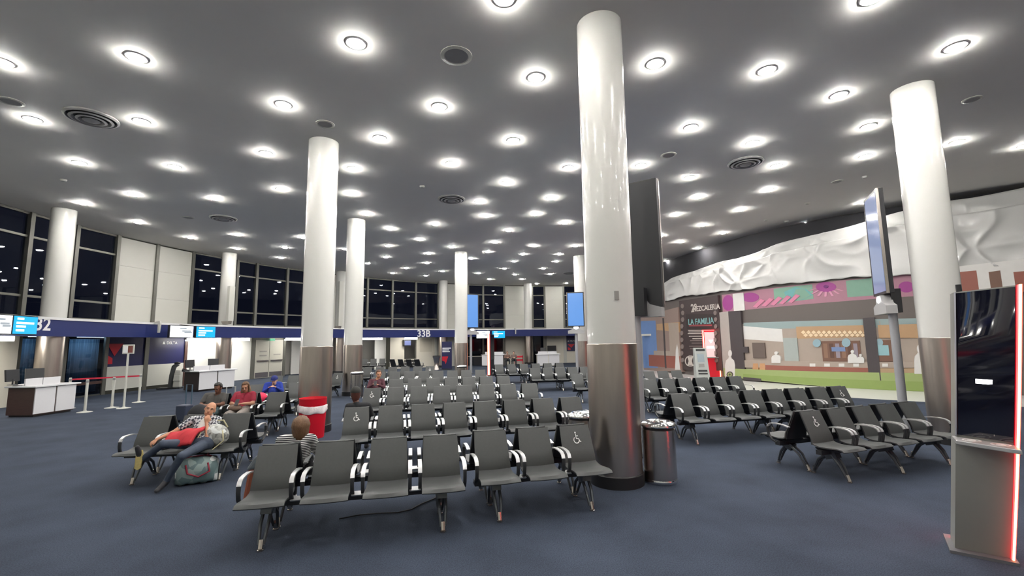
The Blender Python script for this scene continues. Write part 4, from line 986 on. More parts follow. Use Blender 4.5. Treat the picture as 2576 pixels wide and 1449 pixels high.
l_ = MB().box(-.345, -.30, -.07, .07, .05, 2.4).build('led_strip', M_LED, t); MB().box(-.355, -.345, -.045, .045, .05, 2.38).build('led_core', M_LEDW, l_)
MB().box(-.3, .3, -.11, -.1, .9, 2.3).build('screen', M_KB, t)
p = Z(1766, 957); t = thing('cash_machine', 'grey slanted cash machine beside the glowing red kiosk', 'cash machine', (p.x, p.y, 0), -.15)
MB().hexa([(-.3, -.35, .0), (.3, -.35, 0), (.3, .25, 0), (-.3, .25, 0), (-.27, .0, 1.5), (.27, .0, 1.5), (.27, .25, 1.5), (-.27, .25, 1.5)]).build('body', mat('atm_grey', (.42, .44, .42), .4), t, bevel=.02)
def atm(z0, z1, x0, x1, nm, m):
    yy = lambda z: -.35 + .35 * z / 1.5 - .012
    MB().hexa([(x0, yy(z0), z0), (x1, yy(z0), z0), (x1, yy(z0) + .02, z0), (x0, yy(z0) + .02, z0), (x0, yy(z1), z1), (x1, yy(z1), z1), (x1, yy(z1) + .02, z1), (x0, yy(z1) + .02, z1)]).build(nm, m, t)
atm(.85, 1.22, -.17, .13, 'screen', mat('atm_screen', (.3, .36, .4), .3)); atm(1.36, 1.45, -.2, .2, 'top_panel', M_BLACK); atm(.42, .5, -.2, .2, 'slot', M_BLACK); atm(.3, .36, -.2, .2, 'slot', M_BLACK); atm(.62, .78, -.15, .1, 'keypad', M_KG)
MB().box(-.36, .36, -.5, -.3, 0, .1).build('foot', mat('atm_grey', (.42, .44, .42), .4), t)

# ================================================================= people
def _rot(yaw=0, pitch=0, roll=0):
    return Matrix.Rotation(yaw, 3, 'Z') @ Matrix.Rotation(pitch, 3, 'X') @ Matrix.Rotation(roll, 3, 'Y')
def cone(a, b_, ra, rb, m): return ('c', Vector(a), Vector(b_), ra, rb, m)
def ell(c, r, R_, m): return ('e', Vector(c), Vector(r), R_, m)
def prims_mesh(prims):
    bb = MB()
    for p in prims:
        if p[0] == 'c':
            _, a, b_, ra, rb, m = p; d = b_ - a; L = d.length; d = d.normalized() if L > 1e-6 else Vector((0, 0, 1))
            q = d.orthogonal().normalized(); r_ = d.cross(q); n = 14; rings = []
            for k in range(5): t = PI / 2 * (1 - k / 4); rings.append((-math.sin(t) * ra, max(math.cos(t), .02) * ra))
            for k in range(5): t = PI / 2 * (k / 4); rings.append((L + math.sin(t) * rb, max(math.cos(t), .02) * rb))
            vs_ = [a + d * h + (q * math.cos(2 * PI * i / n) + r_ * math.sin(2 * PI * i / n)) * rr for h, rr in rings for i in range(n)]
            fs = [(j * n + i, j * n + (i + 1) % n, (j + 1) * n + (i + 1) % n, (j + 1) * n + i) for j in range(9) for i in range(n)]
            bb.add(vs_, fs + [tuple(reversed(range(n))), tuple(range(9 * n, 10 * n))])
        else:
            _, c, r, R_, m = p; t = MB().ico((0, 0, 0), 1, 9)
            bb.add([c + R_ @ Vector((v[0] * r.x, v[1] * r.y, v[2] * r.z)) for v in t.v], t.f)
    return bb
def fuse(prims, mats, voxel, name, parent=None, smooth_it=4):
    """one continuous skin grown over the primitives"""
    me = prims_mesh(prims).mesh('tmp', None); o = bpy.data.objects.new('tmp', me); COL.objects.link(o)
    md = o.modifiers.new('r', 'REMESH'); md.mode = 'VOXEL'; md.voxel_size = voxel
    sm = o.modifiers.new('s', 'SMOOTH'); sm.iterations = smooth_it; sm.factor = .5
    dg = bpy.context.evaluated_depsgraph_get(); out = bpy.data.meshes.new_from_object(o.evaluated_get(dg))
    bpy.data.objects.remove(o); bpy.data.meshes.remove(me); out.name = name
    n = len(out.polygons); ce = np.empty(n * 3); out.polygons.foreach_get('center', ce); ce = ce.reshape(-1, 3)
    best = np.full(n, 1e9); idx = np.zeros(n, dtype=np.int32)
    for p in prims:
        if p[0] == 'c':
            _, a, b_, ra, rb, m = p; a_, d = np.array(a), np.array(b_ - a); L2 = max(d @ d, 1e-9)
            t = np.clip((ce - a_) @ d / L2, 0, 1); dist = np.linalg.norm(ce - a_ - t[:, None] * d, axis=1) - (ra + (rb - ra) * t)
        else:
            _, c, r, R_, m = p; q = (ce - np.array(c)) @ np.array(R_)
            k = np.linalg.norm(q / np.array(r), axis=1); dist = (k - 1) * min(r)
        w_ = dist < best; best[w_] = dist[w_]; idx[w_] = m
    out.materials.clear()
    for m in mats: out.materials.append(m)
    out.polygons.foreach_set('material_index', idx); out.shade_smooth(); out.update()
    return out
def hand(wrist, d, up, side, curl, m, sc=1.0):
    """palm and five fingers; d: direction of the hand, up: back of the hand, side: +1 thumb on up x d"""
    d = Vector(d).normalized(); up = Vector(up); up = (up - d * up.dot(d)).normalized(); x = d.cross(up) * side
    P = []; w0 = Vector(wrist)
    kn = w0 + d * .088 * sc
    for i, o in enumerate((-.030, -.010, .010, .030)):
        P.append(cone(w0 + x * o * .5 + d * .02, kn + x * o * sc, .014 * sc, .0125 * sc, m))
    for i, (o, L) in enumerate(((-.033, .062), (-.011, .078), (.011, .084), (.033, .074))):
        a = kn + x * o * sc; ang_ = 0; cur = a
        for k, f in enumerate((.45, .32, .23)):
            ang_ += curl * (.7 if k == 0 else 1.0); dd = d * math.cos(ang_) - up * math.sin(ang_); nx = cur + dd * L * f * sc
            P.append(cone(cur, nx, (.0098 - .0007 * k) * sc, (.0092 - .0009 * k) * sc, m)); cur = nx
    tb = w0 + d * .025 + x * .022; t1 = tb + (x * .7 + d * .7 - up * .2).normalized() * .042 * sc; t2 = t1 + (d - up * .5 * curl + x * .1).normalized() * .034 * sc
    P += [cone(tb, t1, .013 * sc, .011 * sc, m), cone(t1, t2, .011 * sc, .0085 * sc, m)]
    return P
PS = .87        # people against the furniture's scale
SEAT = dict(pelvis=(0, -.31, .53), waist=(0, -.26, .64), chest=(0, -.21, .80), neck=(0, -.19, .92), head=(0, -.235, 1.035),
            sl=(-.165, -.20, .86), sr=(.165, -.20, .86), el=(-.22, -.31, .68), er=(.22, -.31, .68), wl=(-.08, -.49, .70), wr=(.08, -.49, .70),
            hl=(-.09, -.33, .525), hr=(.09, -.33, .525), kl=(-.12, -.69, .505), kr=(.12, -.69, .505), al=(-.12, -.69, .105), ar=(.12, -.69, .105), tl=(-.14, -.85, .04), tr=(.14, -.85, .04))
M_SKINS = {'tan': mat('skin_tan', srgb(206, 150, 118), .5, noise=.05), 'pink': mat('skin_pink', srgb(216, 170, 146), .5, noise=.05), 'brown': mat('skin_brown', srgb(120, 80, 62), .5, noise=.05), 'olive': mat('skin_olive', srgb(190, 140, 112), .5, noise=.05)}
def person(label, loc, rz, J, skin, shirt, pants, shoe, voxel=.011, sleeve='long', hair=None, hrot=(0, 0, 0), fat=1.0, curl=.55, face=True, group=None, undershirt=None, sock=None, hl_dir=None, hr_dir=None, cap=None, eyes_open=True, stripes=None, hair_len=0.0, hsc=1.0, hr_up=(0, -.3, 1), hl_up=(0, -.3, 1)):
    j = {k: Vector(v) / PS for k, v in {**SEAT, **J}.items()}
    mats = [skin, shirt, pants, shoe, undershirt or shirt]; SK, SH, PA, SO, US = range(5)
    f = fat; P = []
    # torso
    P += [cone(j['hl'], j['hr'], .118 * f, .118 * f, PA), cone(j['pelvis'], j['waist'], .125 * f, .125 * f, SH)]
    up = (j['chest'] - j['waist']).normalized(); ax = (j['sr'] - j['sl']).normalized()
    for o in (-.06, .06): P.append(cone(j['waist'] + ax * o * f, j['chest'] + ax * o * 1.25 * f, .105 * f, .108 * f, SH))
    P += [cone(j['sl'] + ax * .03, j['sr'] - ax * .03, .072 * f, .072 * f, SH), cone(j['chest'], j['neck'] - up * .04, .10 * f, .062, SH)]
    if undershirt:
        fr = ax.cross(up); fr = -fr if fr.y > 0 else fr
        P += [cone(j['waist'] + fr * .055, j['chest'] + fr * .045, .085 * f, .075 * f, US)]
    Rh = _rot(*hrot); H_ = j['head']
    hp = lambda x, y, z: H_ + Rh @ Vector((x, y, z))
    P += [cone(j['neck'] - up * .05, hp(0, .02, -.07), .058, .052, SK)]
    P += [ell(hp(0, .012, .035), (.076, .094, .093), Rh, SK), ell(hp(0, -.022, -.035), (.064, .070, .088), Rh, SK), ell(hp(0, -.045, -.085), (.036, .038, .030), Rh, SK)]
    P += [cone(hp(0, -.088, .012), hp(0, -.106, -.028), .010, .0145, SK), ell(hp(-.078, .012, -.005), (.012, .022, .034), Rh, SK), ell(hp(.078, .012, -.005), (.012, .022, .034), Rh, SK)]
    P += [cone(hp(-.028, -.083, -.062), hp(.028, -.083, -.062), .008, .008, SK), cone(hp(-.045, -.078, .03), hp(.045, -.078, .03), .012, .012, SK)]
    # arms and legs
    for s_, S_, E_, W_, hd, sg, hu in (('l', 'sl', 'el', 'wl', hl_dir, -1, hl_up), ('r', 'sr', 'er', 'wr', hr_dir, 1, hr_up)):
        a, e, w_ = j[S_], j[E_], j[W_]
        if sleeve == 'long':
            P += [cone(a, e, .066 * f, .052 * f, SH), cone(e, w_.lerp(e, .08), .052 * f, .036, SH), cone(w_.lerp(e, .1), w_, .027, .025, SK)]
        else:
            mid = a.lerp(e, .62)
            P += [cone(a, mid, .068 * f, .06 * f, SH), cone(mid.lerp(a, .15), e, .047 * f, .041 * f, SK), cone(e, w_, .040 * f, .026, SK)]
        dd = Vector(hd) if hd else (w_ - e).normalized()
        P += hand(w_ - dd * .01, dd, hu, sg, curl, SK)
    for H0, K_, A_, T_ in (('hl', 'kl', 'al', 'tl'), ('hr', 'kr', 'ar', 'tr')):
        P += [cone(j[H0], j[K_], .092 * f, .064 * f, PA), cone(j[K_], j[A_].lerp(j[K_], .06), .062 * f, .046, PA)]
        A = j[A_]; T = j[T_]; d = (T - A).normalized(); dn = (A - j[K_]).normalized()
        heel = A + dn * .055 - d * .03
        P += [cone(A, heel, .042, .042, SO), cone(heel, T, .043, .034, SO), cone(A, T.lerp(A, .25), .04, .032, SO)]
    me = fuse(P, mats, voxel, 'person')
    o = link('person', me, None, loc, rz); o.scale = (PS, PS, PS); tag(o, label, 'person', group)
    if face:
        me_ = mat('eye_dark', (.02, .015, .012), .3)
        for x in (-.031, .031):
            b_ = MB().ico((0, 0, 0), 1, 6, (.013, .007, .0075 if eyes_open else .003)); q = b_.build('eye', me_, o, smooth=True); q.matrix_local = Matrix.Translation(hp(x, -.085, .008)) @ Rh.to_4x4()
            b_ = MB().ico((0, 0, 0), 1, 6, (.019, .006, .004)); q = b_.build('eyebrow', hair or me_, o, smooth=True); q.matrix_local = Matrix.Translation(hp(x, -.089, .032)) @ Rh.to_4x4()
        b_ = MB().ico((0, 0, 0), 1, 6, (.024, .006, .0045)); q = b_.build('mouth', mat('lips', srgb(150, 80, 74), .5), o, smooth=True); q.matrix_local = Matrix.Translation(hp(0, -.092, -.060)) @ Rh.to_4x4()
    if hair:
        bb = MB(); n, m_ = 20, 28; vs_, fs = [], []; rr = np.random.default_rng(3)
        for i in range(n + 1):
            th = PI * i / n
            for k in range(m_):
                ph = 2 * PI * k / m_; bmp = 1 + .035 * math.sin(ph * 9 + i) * math.sin(i * 1.3) + .02 * rr.standard_normal()
                low = max(0, (th - 1.9)) * hair_len
                vs_.append(hp(.092 * hsc * bmp * math.sin(th) * math.cos(ph) * (1 + .25 * low), .014 + .110 * hsc * bmp * math.sin(th) * math.sin(ph) + .02 * low, .040 + .112 * (.5 + .5 * hsc) * bmp * math.cos(th) - low * .12))
        for i in range(n):
            for k in range(m_):
                ph = 2 * PI * (k + .5) / m_; th = PI * (i + .5) / n; fy, fz = math.sin(th) * math.sin(ph), math.cos(th)
                keep = fz > .62 or (fy > -.25 and fz > -.15) or (fy > .12 and fz > -.75) or (hair_len and fy > -.35)
                if keep: fs.append((i * m_ + k, (i + 1) * m_ + k, (i + 1) * m_ + (k + 1) % m_, i * m_ + (k + 1) % m_))
        hm = bb.add(vs_, fs).build('hair', hair, o, smooth=True); sd = hm.modifiers.new('t', 'SOLIDIFY'); sd.thickness = .012; sd.offset = -1
    if cap:
        bb = MB(); n, m_ = 8, 28; vs_ = []
        for i in range(n + 1):
            th = PI * .52 * i / n
            for k in range(m_):
                ph = 2 * PI * k / m_; vs_.append(hp(.102 * math.sin(th) * math.cos(ph), .013 + .121 * math.sin(th) * math.sin(ph), .050 + .118 * math.cos(th)))
        fs = [(i * m_ + k, (i + 1) * m_ + k, (i + 1) * m_ + (k + 1) % m_, i * m_ + (k + 1) % m_) for i in range(n) for k in range(m_)]
        cp_ = bb.add(vs_, fs).build('cap', cap, o, smooth=True)
        pts = [(-.08 + .16 * k / 10, -.078 - .085 * math.sin(PI * k / 10)) for k in range(11)]
        MB().prism(pts + [(.07, -.06), (-.07, -.06)], lambda q: hp(q[0], q[1], .052 - abs(q[0]) * .15), lambda q: hp(q[0], q[1], .06 - abs(q[0]) * .15)).build('visor', cap, cp_)
    return o, j, hp
M_DENIM = mat('denim', srgb(66, 76, 92), .8, noise=.3, nscale=14); M_BLKC = mat('black_cloth', (.02, .021, .025), .85, noise=.2); M_HAIRB = mat('hair_brown', srgb(112, 82, 58), .6, noise=.5, nscale=14, stretch=(4, 4, .8), bump=.6, bscale=30); M_HAIRK = mat('hair_black', (.014, .012, .012), .5, noise=.3)
M_SHOE = mat('shoe_dark', (.03, .03, .035), .6, noise=.3)
def plaid(name):
    m = mat(name, (.5, .5, .52), .8); nt = m.node_tree; bs_ = nt.nodes['Principled BSDF']; ck = nt.nodes.new('ShaderNodeTexChecker'); tc = nt.nodes.new('ShaderNodeTexCoord'); mp = nt.nodes.new('ShaderNodeMapping')
    mp.inputs['Rotation'].default_value = (.5, .7, .4); mp.inputs['Scale'].default_value = (1, 1, 1); ck.inputs['Scale'].default_value = 26
    ck.inputs['Color1'].default_value = (.62, .63, .65, 1); ck.inputs['Color2'].default_value = (.05, .055, .08, 1)
    nt.links.new(tc.outputs['Object'], mp.inputs[0]); nt.links.new(mp.outputs[0], ck.inputs[0]); nt.links.new(ck.outputs['Color'], bs_.inputs['Base Color']); return m
def striped(name, c1, c2, sc):
    m = mat(name, c1, .8); nt = m.node_tree; bs_ = nt.nodes['Principled BSDF']; wv = nt.nodes.new('ShaderNodeTexWave'); wv.bands_direction = 'Z'; wv.inputs['Scale'].default_value = sc; wv.wave_profile = 'SIN'
    tc = nt.nodes.new('ShaderNodeTexCoord'); rp = nt.nodes.new('ShaderNodeValToRGB'); rp.color_ramp.interpolation = 'CONSTANT'
    rp.color_ramp.elements[0].color = (*c1, 1); rp.color_ramp.elements[1].color = (*c2, 1); rp.color_ramp.elements[1].position = .5
    nt.links.new(tc.outputs['Object'], wv.inputs[0]); nt.links.new(wv.outputs['Fac'], rp.inputs[0]); nt.links.new(rp.outputs[0], bs_.inputs['Base Color']); return m
def phone(p, rz, label, tilt=.6):
    o = MB().box(-.038, .038, -.075, .075, -.005, .005).build('mobile_phone', M_BLACK, bevel=.004); o.matrix_world = Matrix.Translation(p) @ Matrix.Rotation(rz, 4, 'Z') @ Matrix.Rotation(tilt, 4, 'X')
    return tag(o, label, 'phone')
def at_seat(loc, rz, v):
    v = Vector(v); return Vector((loc.x + v.x * math.cos(rz) - v.y * math.sin(rz), loc.y + v.x * math.sin(rz) + v.y * math.cos(rz), v.z))

# sleeping man slumped in the middle of the near side bench
loc, rz = seat_frame('L1', 1); loc = Vector((loc.x, loc.y, 0))
J = dict(pelvis=(.30, -.47, .545), waist=(.27, -.40, .64), chest=(.25, -.29, .78), neck=(.27, -.21, .90), head=(.30, -.29, .985), sl=(.06, -.28, .84), sr=(.41, -.28, .83),
         el=(-.10, -.42, .70), wl=(-.25, -.56, .63), er=(.39, -.50, .63), wr=(.33, -.43, .81), hl=(.21, -.50, .535), hr=(.38, -.50, .535),
         kl=(.0, -.86, .62), al=(-.30, -.76, .41), tl=(-.34, -.82, .58), kr=(.27, -.92, .46), ar=(.05, -.82, .115), tr=(.03, -.98, .04))
o, j, hp = person('man asleep on the bench in plaid shirt and jeans, chin on his hand', loc, rz, J, M_SKINS['tan'], plaid('plaid_shirt'), M_DENIM, M_SHOE, voxel=.0085, sleeve='short', hrot=(.35, -.1, .35), curl=.75, eyes_open=False, undershirt=mat('tee_white', (.75, .74, .70), .8), hr_dir=(-.05, .05, .9), hr_up=(.2, -1, 0), hl_dir=(-.6, -.4, -.5), hair=None)
wt = MB().lathe([(.034, -.008), (.036, 0), (.034, .008)], 16, cap=False).build('wrist_watch', mat('gold', (.7, .5, .2), .3, metal=1), o); wt.location = j['wr'] - Vector((.02, .0, .04)); wt.rotation_euler = (.4, -.4, 0)
MB().prism([(-.045, 0), (-.05, .2), (-.03, .27), (.03, .27), (.05, .2), (.042, 0), (.0, -.03)], lambda q: (q[0], 0, q[1]), lambda q: (q[0], .02, q[1])).build('shoe_sole', mat('sole_yellow', srgb(186, 170, 110), .7, noise=.3, nscale=30), o).matrix_local = Matrix.Translation(j['al'] + Vector((-.02, -.075, -.12))) @ Matrix.Rotation(-.12, 4, 'X')
bb = MB(); vs_, fs = [], []; n, m_ = 16, 14
M_REDC = mat('red_cloth', srgb(190, 48, 58), .8, noise=.15, nscale=12)
for i in range(n + 1):
    for k in range(m_ + 1):
        u_, v_ = i / n, k / m_
        x = -.08 + .36 * u_; y = -.74 + .30 * v_; z = .66 + .05 * math.sin(PI * v_) + .07 * u_ * v_ - .10 * (1 - v_) ** 3 + .012 * math.sin(u_ * 9 + v_ * 5) + .008 * math.sin(u_ * 21 - v_ * 12)
        vs_.append((x + .06 * v_, y, z))
for i in range(n):
    for k in range(m_): a = i * (m_ + 1) + k; fs.append((a, a + m_ + 1, a + m_ + 2, a + 1))
jk = bb.add(vs_, fs).build('red_jacket', M_REDC, None, smooth=True, loc=loc, rz=rz); sd = jk.modifiers.new('t', 'SOLIDIFY'); sd.thickness = .05; sd.offset = 0; tag(jk, 'red jacket lying over the lap of the sleeping man', 'jacket')
# woman in red with a phone
loc, rz = seat_frame('L2', 1); loc = Vector((loc.x, loc.y, 0))
o, j, hp = person('woman with long brown hair in a red shirt looking at her phone', loc, rz, dict(head=(.03, -.26, 1.02), neck=(.02, -.2, .91)), M_SKINS['olive'], mat('red_shirt', srgb(150, 36, 58), .8), mat('patterned_grey', srgb(140, 132, 126), .8, noise=.6, nscale=40), M_SHOE, sleeve='short', fat=1.22, hrot=(.1, .22, -.05), hair=M_HAIRB, hair_len=1.3, curl=.9)
phone(at_seat(loc, rz, (0, -.56, .74)), rz, 'dark phone held by the woman in red', .9)
b_ = MB()
for sx in (-1, 1): b_.tube([hp(.06 * sx, .03, .02), hp(.085 * sx, .02, -.12), hp(.09 * sx, -.03, -.26), hp(.08 * sx, -.06, -.36)], [.04, .045, .04, .02], 8)
b_.build('hair_locks', M_HAIRB, o, smooth=True)
bg = MB().ico((0, 0, 0), 1, 8, (.14, .10, .075)).build('handbag', mat('bag_taupe', srgb(120, 98, 84), .6, noise=.2), None, smooth=True, loc=at_seat(loc, rz, (-.05, -.52, .62)), rz=rz); tag(bg, 'small taupe handbag on the lap of the woman in red', 'bag')
# person in grey beside her
loc, rz = seat_frame('L2', 0); loc = Vector((loc.x, loc.y, 0))
person('person in a grey shirt bent forward beside the woman in red', loc, rz, dict(head=(.10, -.30, 1.02), neck=(.06, -.23, .91), chest=(.03, -.22, .80)), M_SKINS['brown'], mat('grey_shirt', srgb(82, 80, 78), .85, noise=.1), mat('teal_pants', srgb(88, 108, 112), .8), M_SHOE, sleeve='short', hrot=(-.2, .35, 0), hair=M_HAIRK, fat=1.1)
# blue hoodie
loc, rz = seat_frame('L3', 1); loc = Vector((loc.x, loc.y, 0)) + Vector((-.1, 0, 0))
o, j, hp = person('person in a blue hoodie and blue cap leaning over a phone', loc, rz, dict(head=(.02, -.33, .97), neck=(0, -.24, .88), wl=(-.10, -.46, .80), wr=(.06, -.46, .80)), M_SKINS['pink'], mat('blue_hoodie', srgb(34, 58, 150), .85, noise=.1), M_BLKC, M_SHOE, hrot=(-.35, .3, 0), cap=mat('blue_cap', srgb(34, 44, 110), .8), fat=1.15)
pk = MB().ico((0, 0, 0), 1, 8, (.16, .13, .15)).build('pink_bag', mat('bag_pink', srgb(225, 45, 85), .6, noise=.1), None, smooth=True, loc=at_seat(loc, rz, (-.28, -.6, .55)), rz=rz); tag(pk, 'bright pink bag on the seat next to the blue hoodie', 'bag')
# man in maroon
loc, rz = seat_frame('r4', 0); loc = Vector((loc.x, loc.y, 0))
person('bearded man in a maroon hoodie holding a phone, facing the camera', loc, rz, dict(head=(.06, -.24, 1.05), wl=(-.07, -.46, .79), wr=(.06, -.45, .77)), M_SKINS['tan'], mat('maroon_hoodie', srgb(84, 46, 56), .85, noise=.15), mat('pale_jeans', srgb(150, 148, 150), .8, noise=.1), M_SHOE, hrot=(.2, .1, 0), hair=mat('hair_auburn', srgb(84, 54, 38), .6, noise=.3), fat=1.05, curl=.8)
phone(at_seat(loc, rz, (-.01, -.54, .82)), rz, 'dark phone held by the man in maroon', .9)
# black cap, from behind
loc, rz = seat_frame('r2', 0, True); loc = Vector((loc.x, loc.y, 0))
person('person in a black cap and black top seen from behind', loc, rz, dict(head=(.05, -.22, 1.06), neck=(.03, -.18, .94)), M_SKINS['brown'], M_BLKC, M_DENIM, M_SHOE, cap=mat('black_cap', (.025, .025, .022), .8), hair=mat('hair_dark_red', srgb(88, 48, 40), .6, noise=.3), hair_len=.8)
# woman in stripes, from behind
loc, rz = seat_frame('r1a', 0, True); loc = Vector((loc.x, loc.y, 0)); loc = loc + Vector((.10, .03, 0))
o, j, hp = person('woman with short brown hair in a striped top seen from behind', loc, rz, dict(head=(-.04, -.22, .985), neck=(-.02, -.17, .87)), M_SKINS['pink'], striped('striped_top', (.75, .74, .72), (.02, .02, .025), 14), M_BLKC, mat('shoe_white', (.7, .7, .68), .6), voxel=.0085, hair=M_HAIRB, hair_len=.9, hsc=1.22)
# far pair and a standing figure
jk1, jk2 = mat('jacket_brown', srgb(110, 84, 74), .85, noise=.3), mat('jacket_grey', srgb(120, 104, 98), .85, noise=.3)
for px, py, lb, jm, hh in ((1276, 921, 'person in a brown jacket standing close to another before the far counter', jk1, M_HAIRB), (1292, 921, 'person in a grey-brown jacket standing nearest the red crate-like stand', jk2, M_HAIRK)):
    p = Z(px, py); person(lb, Vector((p.x, p.y - .4, 0)), .1, {}, M_SKINS['pink'], jm, M_BLKC, M_SHOE, voxel=.016, hair=hh)
    sc_ = thing('wooden_stool', 'plain stool under the ' + ('brown' if jm is jk1 else 'grey-brown') + ' jacket person near the far counter', 'stool', (p.x, p.y - .7, 0), .1)
    MB().box(-.2, .2, -.18, .18, .40, .44).build('seat', M_SEAT, sc_)
    for x in (-.17, .17):
        for y in (-.15, .15): MB().box(x - .015, x + .015, y - .015, y + .015, 0, .4).build('leg', M_LEG, sc_)
STAND = {k_: tuple(c_ * PS for c_ in v_) for k_, v_ in dict(pelvis=(0, 0, .95), waist=(0, 0, 1.1), chest=(0, .01, 1.32), neck=(0, .01, 1.50), head=(0, -.02, 1.64), sl=(-.19, 0, 1.43), sr=(.19, 0, 1.43), el=(-.26, .02, 1.14), er=(.26, .02, 1.14), wl=(-.26, -.06, .9), wr=(.26, -.06, .9), hl=(-.09, 0, .92), hr=(.09, 0, .92), kl=(-.1, -.01, .5), kr=(.1, -.01, .5), al=(-.1, .02, .10), ar=(.1, .02, .10), tl=(-.12, -.16, .04), tr=(.12, -.16, .04)).items()}
p = Z(1607, 934); person('person in a white shirt and black trousers standing far off by the mural', Vector((p.x, p.y, 0)), 2.2, STAND, M_SKINS['olive'], mat('white_shirt', (.7, .72, .75), .8), M_BLKC, M_SHOE, voxel=.016, hair=M_HAIRK)
p = ring(1305, 905, 20.4); rs_ = thing('red_stand', 'low red rack by the far wall beside the cream panel', 'rack', (p.x, p.y, 0), 0)
for zz in (.35, .62): MB().box(-.35, .35, -.2, .2, zz, zz + .14).build('shelf', M_RED, rs_)
for x in (-.33, .33): MB().box(x - .02, x + .02, -.2, .2, 0, .8).build('side', M_RED, rs_)

# ================================================================= luggage and small things
def camo(name, a, b_, sc):
    m = mat(name, a, .5); nt = m.node_tree; bs_ = nt.nodes['Principled BSDF']; vo = nt.nodes.new('ShaderNodeTexVoronoi'); vo.inputs['Scale'].default_value = sc; tc = nt.nodes.new('ShaderNodeTexCoord'); rp = nt.nodes.new('ShaderNodeValToRGB')
    rp.color_ramp.interpolation = 'CONSTANT'; e = rp.color_ramp.elements; e[0].color = (*a, 1); e[1].color = (*b_, 1); e[1].position = .38; q = e.new(.62); q.color = (*[(x + y) / 2 for x, y in zip(a, b_)], 1); q = e.new(.8); q.color = (.75, .78, .76, 1)
    nt.links.new(tc.outputs['Object'], vo.inputs['Vector']); nt.links.new(vo.outputs['Color'], rp.inputs[0]); nt.links.new(rp.outputs[0], bs_.inputs['Base Color']); return m
M_CAMO = camo('floral_canvas', srgb(150, 168, 166), srgb(104, 126, 128), 11); M_MAR = mat('strap_maroon', srgb(140, 36, 56), .6)
a, c = Z(436, 1229), Z(545, 1214); u = (c - a); L = u.length; rzd = math.atan2(u.y, u.x)
t = thing('duffel_bag', 'pale flower-patterned duffel bag with maroon handles on the carpet', 'bag', (a + c) / 2 + Vector((-math.sin(rzd), math.cos(rzd), 0)) * .16, rzd)
bb = MB(); vs_, fs = [], []; n, m_ = 14, 20
for i in range(n + 1):
    x = -L / 2 + L * i / n; e = 1 - abs(2 * i / n - 1) ** 6 * .45
    for k in range(m_):
        th = 2 * PI * k / m_; cs, sn = math.cos(th), math.sin(th)
        y = .17 * e * math.copysign(abs(cs) ** .7, cs); z = .185 + .18 * (e if sn > 0 else 1) * math.copysign(abs(sn) ** (.9 if sn > 0 else .45), sn) + .012 * math.sin(i * 1.7 + k)
        vs_.append((x, y, max(z, .0)))
for i in range(n):
    for k in range(m_): fs.append((i * m_ + k, (i + 1) * m_ + k, (i + 1) * m_ + (k + 1) % m_, i * m_ + (k + 1) % m_))
fs += [tuple(range(m_)), tuple(reversed(range(n * m_, n * m_ + m_)))]
bb.add(vs_, fs).build('body', M_CAMO, t, auto=60)
MB().tube([(-L * .46, 0, .33), (-L * .2, -.01, .372), (L * .2, -.01, .372), (L * .46, 0, .33)], .008, 6).build('zip', M_MAR, t)
for sg, sw in ((-1, .03), (1, -.05)):
    MB().tube([(-.13, sg * .15, .29), (-.13 + sw, sg * .19, .18 if sg < 0 else .40), (sw, sg * .2, .12 if sg < 0 else .46), (.13 + sw, sg * .19, .18 if sg < 0 else .40), (.13, sg * .15, .29)], .012, 8).build('handle', M_MAR, t, smooth=True)
loc, rz = seat_frame('L1', 2); loc = Vector((loc.x, loc.y, 0))
t = thing('tote_bag', 'silver patterned tote bag with cream straps on the bench seat', 'bag', at_seat(loc, rz, (-.13, -.40, .45)), rz)
MB().ico((0, 0, .17), 1, 10, (.19, .13, .17)).build('body', camo('silver_print', srgb(190, 192, 186), srgb(120, 120, 116), 22), t, smooth=True)
M_STRAP = mat('strap_cream', srgb(196, 188, 150), .5)
MB().tube([(-.14, -.12, .25), (-.18, -.16, .12), (-.08, -.17, .0), (.05, -.17, -.005), (.18, -.14, .12), (.15, -.11, .26)], .010, 6).build('strap', M_STRAP, t, smooth=True); MB().tube([(-.12, .05, .3), (-.04, .06, .38), (.08, .06, .38), (.15, .04, .28)], .011, 6).build('strap', M_STRAP, t, smooth=True)
t = thing('brown_bag', 'small dark brown bag between the sleeping man and the tote', 'bag', at_seat(loc, rz, (-.42, -.42, .45)), rz)
MB().ico((0, 0, .12), 1, 8, (.13, .10, .13)).build('body', mat('bag_brown', srgb(60, 34, 30), .6), t, smooth=True); MB().tube([(-.08, 0, .2), (-.04, -.02, .28), (.04, -.02, .28), (.08, 0, .2)], .01, 6).build('handle', M_STRAP, t)
p = at_seat(*[(q, r_) for q, r_ in [seat_frame('L1', 1)]][0], (-.2, .42, .0)); 
t = thing('backpack', 'black backpack behind the sleeping man on the facing-away bench', 'bag', Vector((p.x, p.y, .45)), .2); MB().ico((0, 0, .27), 1, 10, (.19, .14, .27)).build('body', M_BLKC, t, smooth=True); MB().tube([(-.1, -.12, .4), (-.1, -.2, .25), (-.1, -.12, .1)], .014, 6).build('strap', M_BLKC, t)
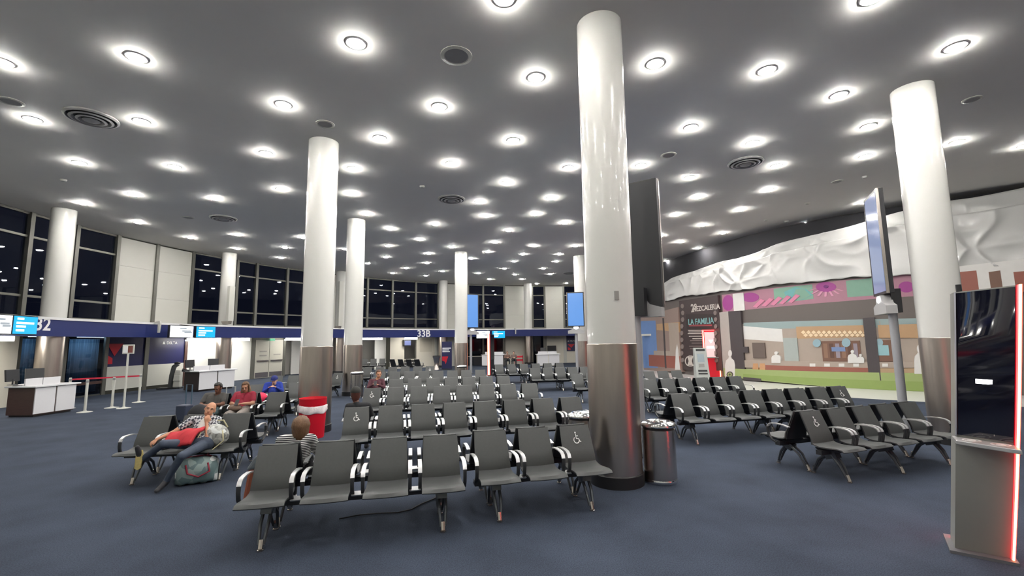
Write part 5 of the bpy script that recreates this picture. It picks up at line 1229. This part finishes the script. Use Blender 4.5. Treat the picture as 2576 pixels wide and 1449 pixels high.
def suitcase(p, rz, label, m, hm, h=.62, hh=.45, w_=.40):
    t = thing('suitcase', label, 'suitcase', (p.x, p.y, 0), rz)
    MB().box(-w_ / 2, w_ / 2, -.13, .13, .05, h).build('shell', m, t, bevel=.03)
    MB().tube([(-.09, .1, h - .02), (-.09, .1, h + hh), (.09, .1, h + hh), (.09, .1, h - .02)], .016, 6).build('trolley_handle', hm, t)
    for x in (-.15, .15): MB().tube([(x - .015, 0, .035), (x + .015, 0, .035)], .035, 10).build('wheel', M_BLACK, t)
p = Z(572, 1082); suitcase(p, .3, 'white suitcase with a tall silver handle before the person in grey', mat('shell_white', (.6, .6, .62), .4), M_ALU, h=.56, hh=.42)
p = Z(462, 1062); suitcase(p, -.2, 'blue suitcase with raised handle behind the sleeping man', mat('shell_navy', (.03, .04, .07), .5), mat('handle_blue', (.10, .16, .22), .4, metal=.4), h=.44, hh=.5, w_=.3)
loc, rz = seat_frame('r1a', 0); loc = Vector((loc.x, loc.y, 0))
t = thing('orange_bag', 'rust-orange bag with a grey flap beside the nearest bench', 'bag', at_seat(loc, rz, (-.20, .12, .0)), rz)
MB().hexa([(-.14, -.12, .30), (.1, -.12, .30), (.1, .14, .30), (-.14, .14, .30), (-.10, -.08, .68), (.1, -.08, .68), (.1, .1, .68), (-.10, .1, .68)]).build('body', mat('bag_rust', srgb(140, 74, 52), .7, noise=.2), t, bevel=.03)
MB().hexa([(-.13, -.1, .62), (.1, -.1, .62), (.1, .12, .62), (-.13, .12, .62), (-.05, -.06, .76), (.1, -.06, .76), (.1, .08, .76), (-.05, .08, .76)]).build('flap', mat('bag_flap', srgb(84, 92, 98), .7), t, bevel=.03)
pts = [Z(*q) for q in ((853, 1308), (905, 1298), (950, 1294), (1000, 1292), (1035, 1284), (1060, 1270), (1090, 1258), (1104, 1250))]
tag(MB().tube([q + Vector((0, 0, .012)) for q in pts], .008, 6).build('floor_cable', M_BLACK, smooth=True), 'thin black cable lying on the carpet under the nearest bench', 'cable')
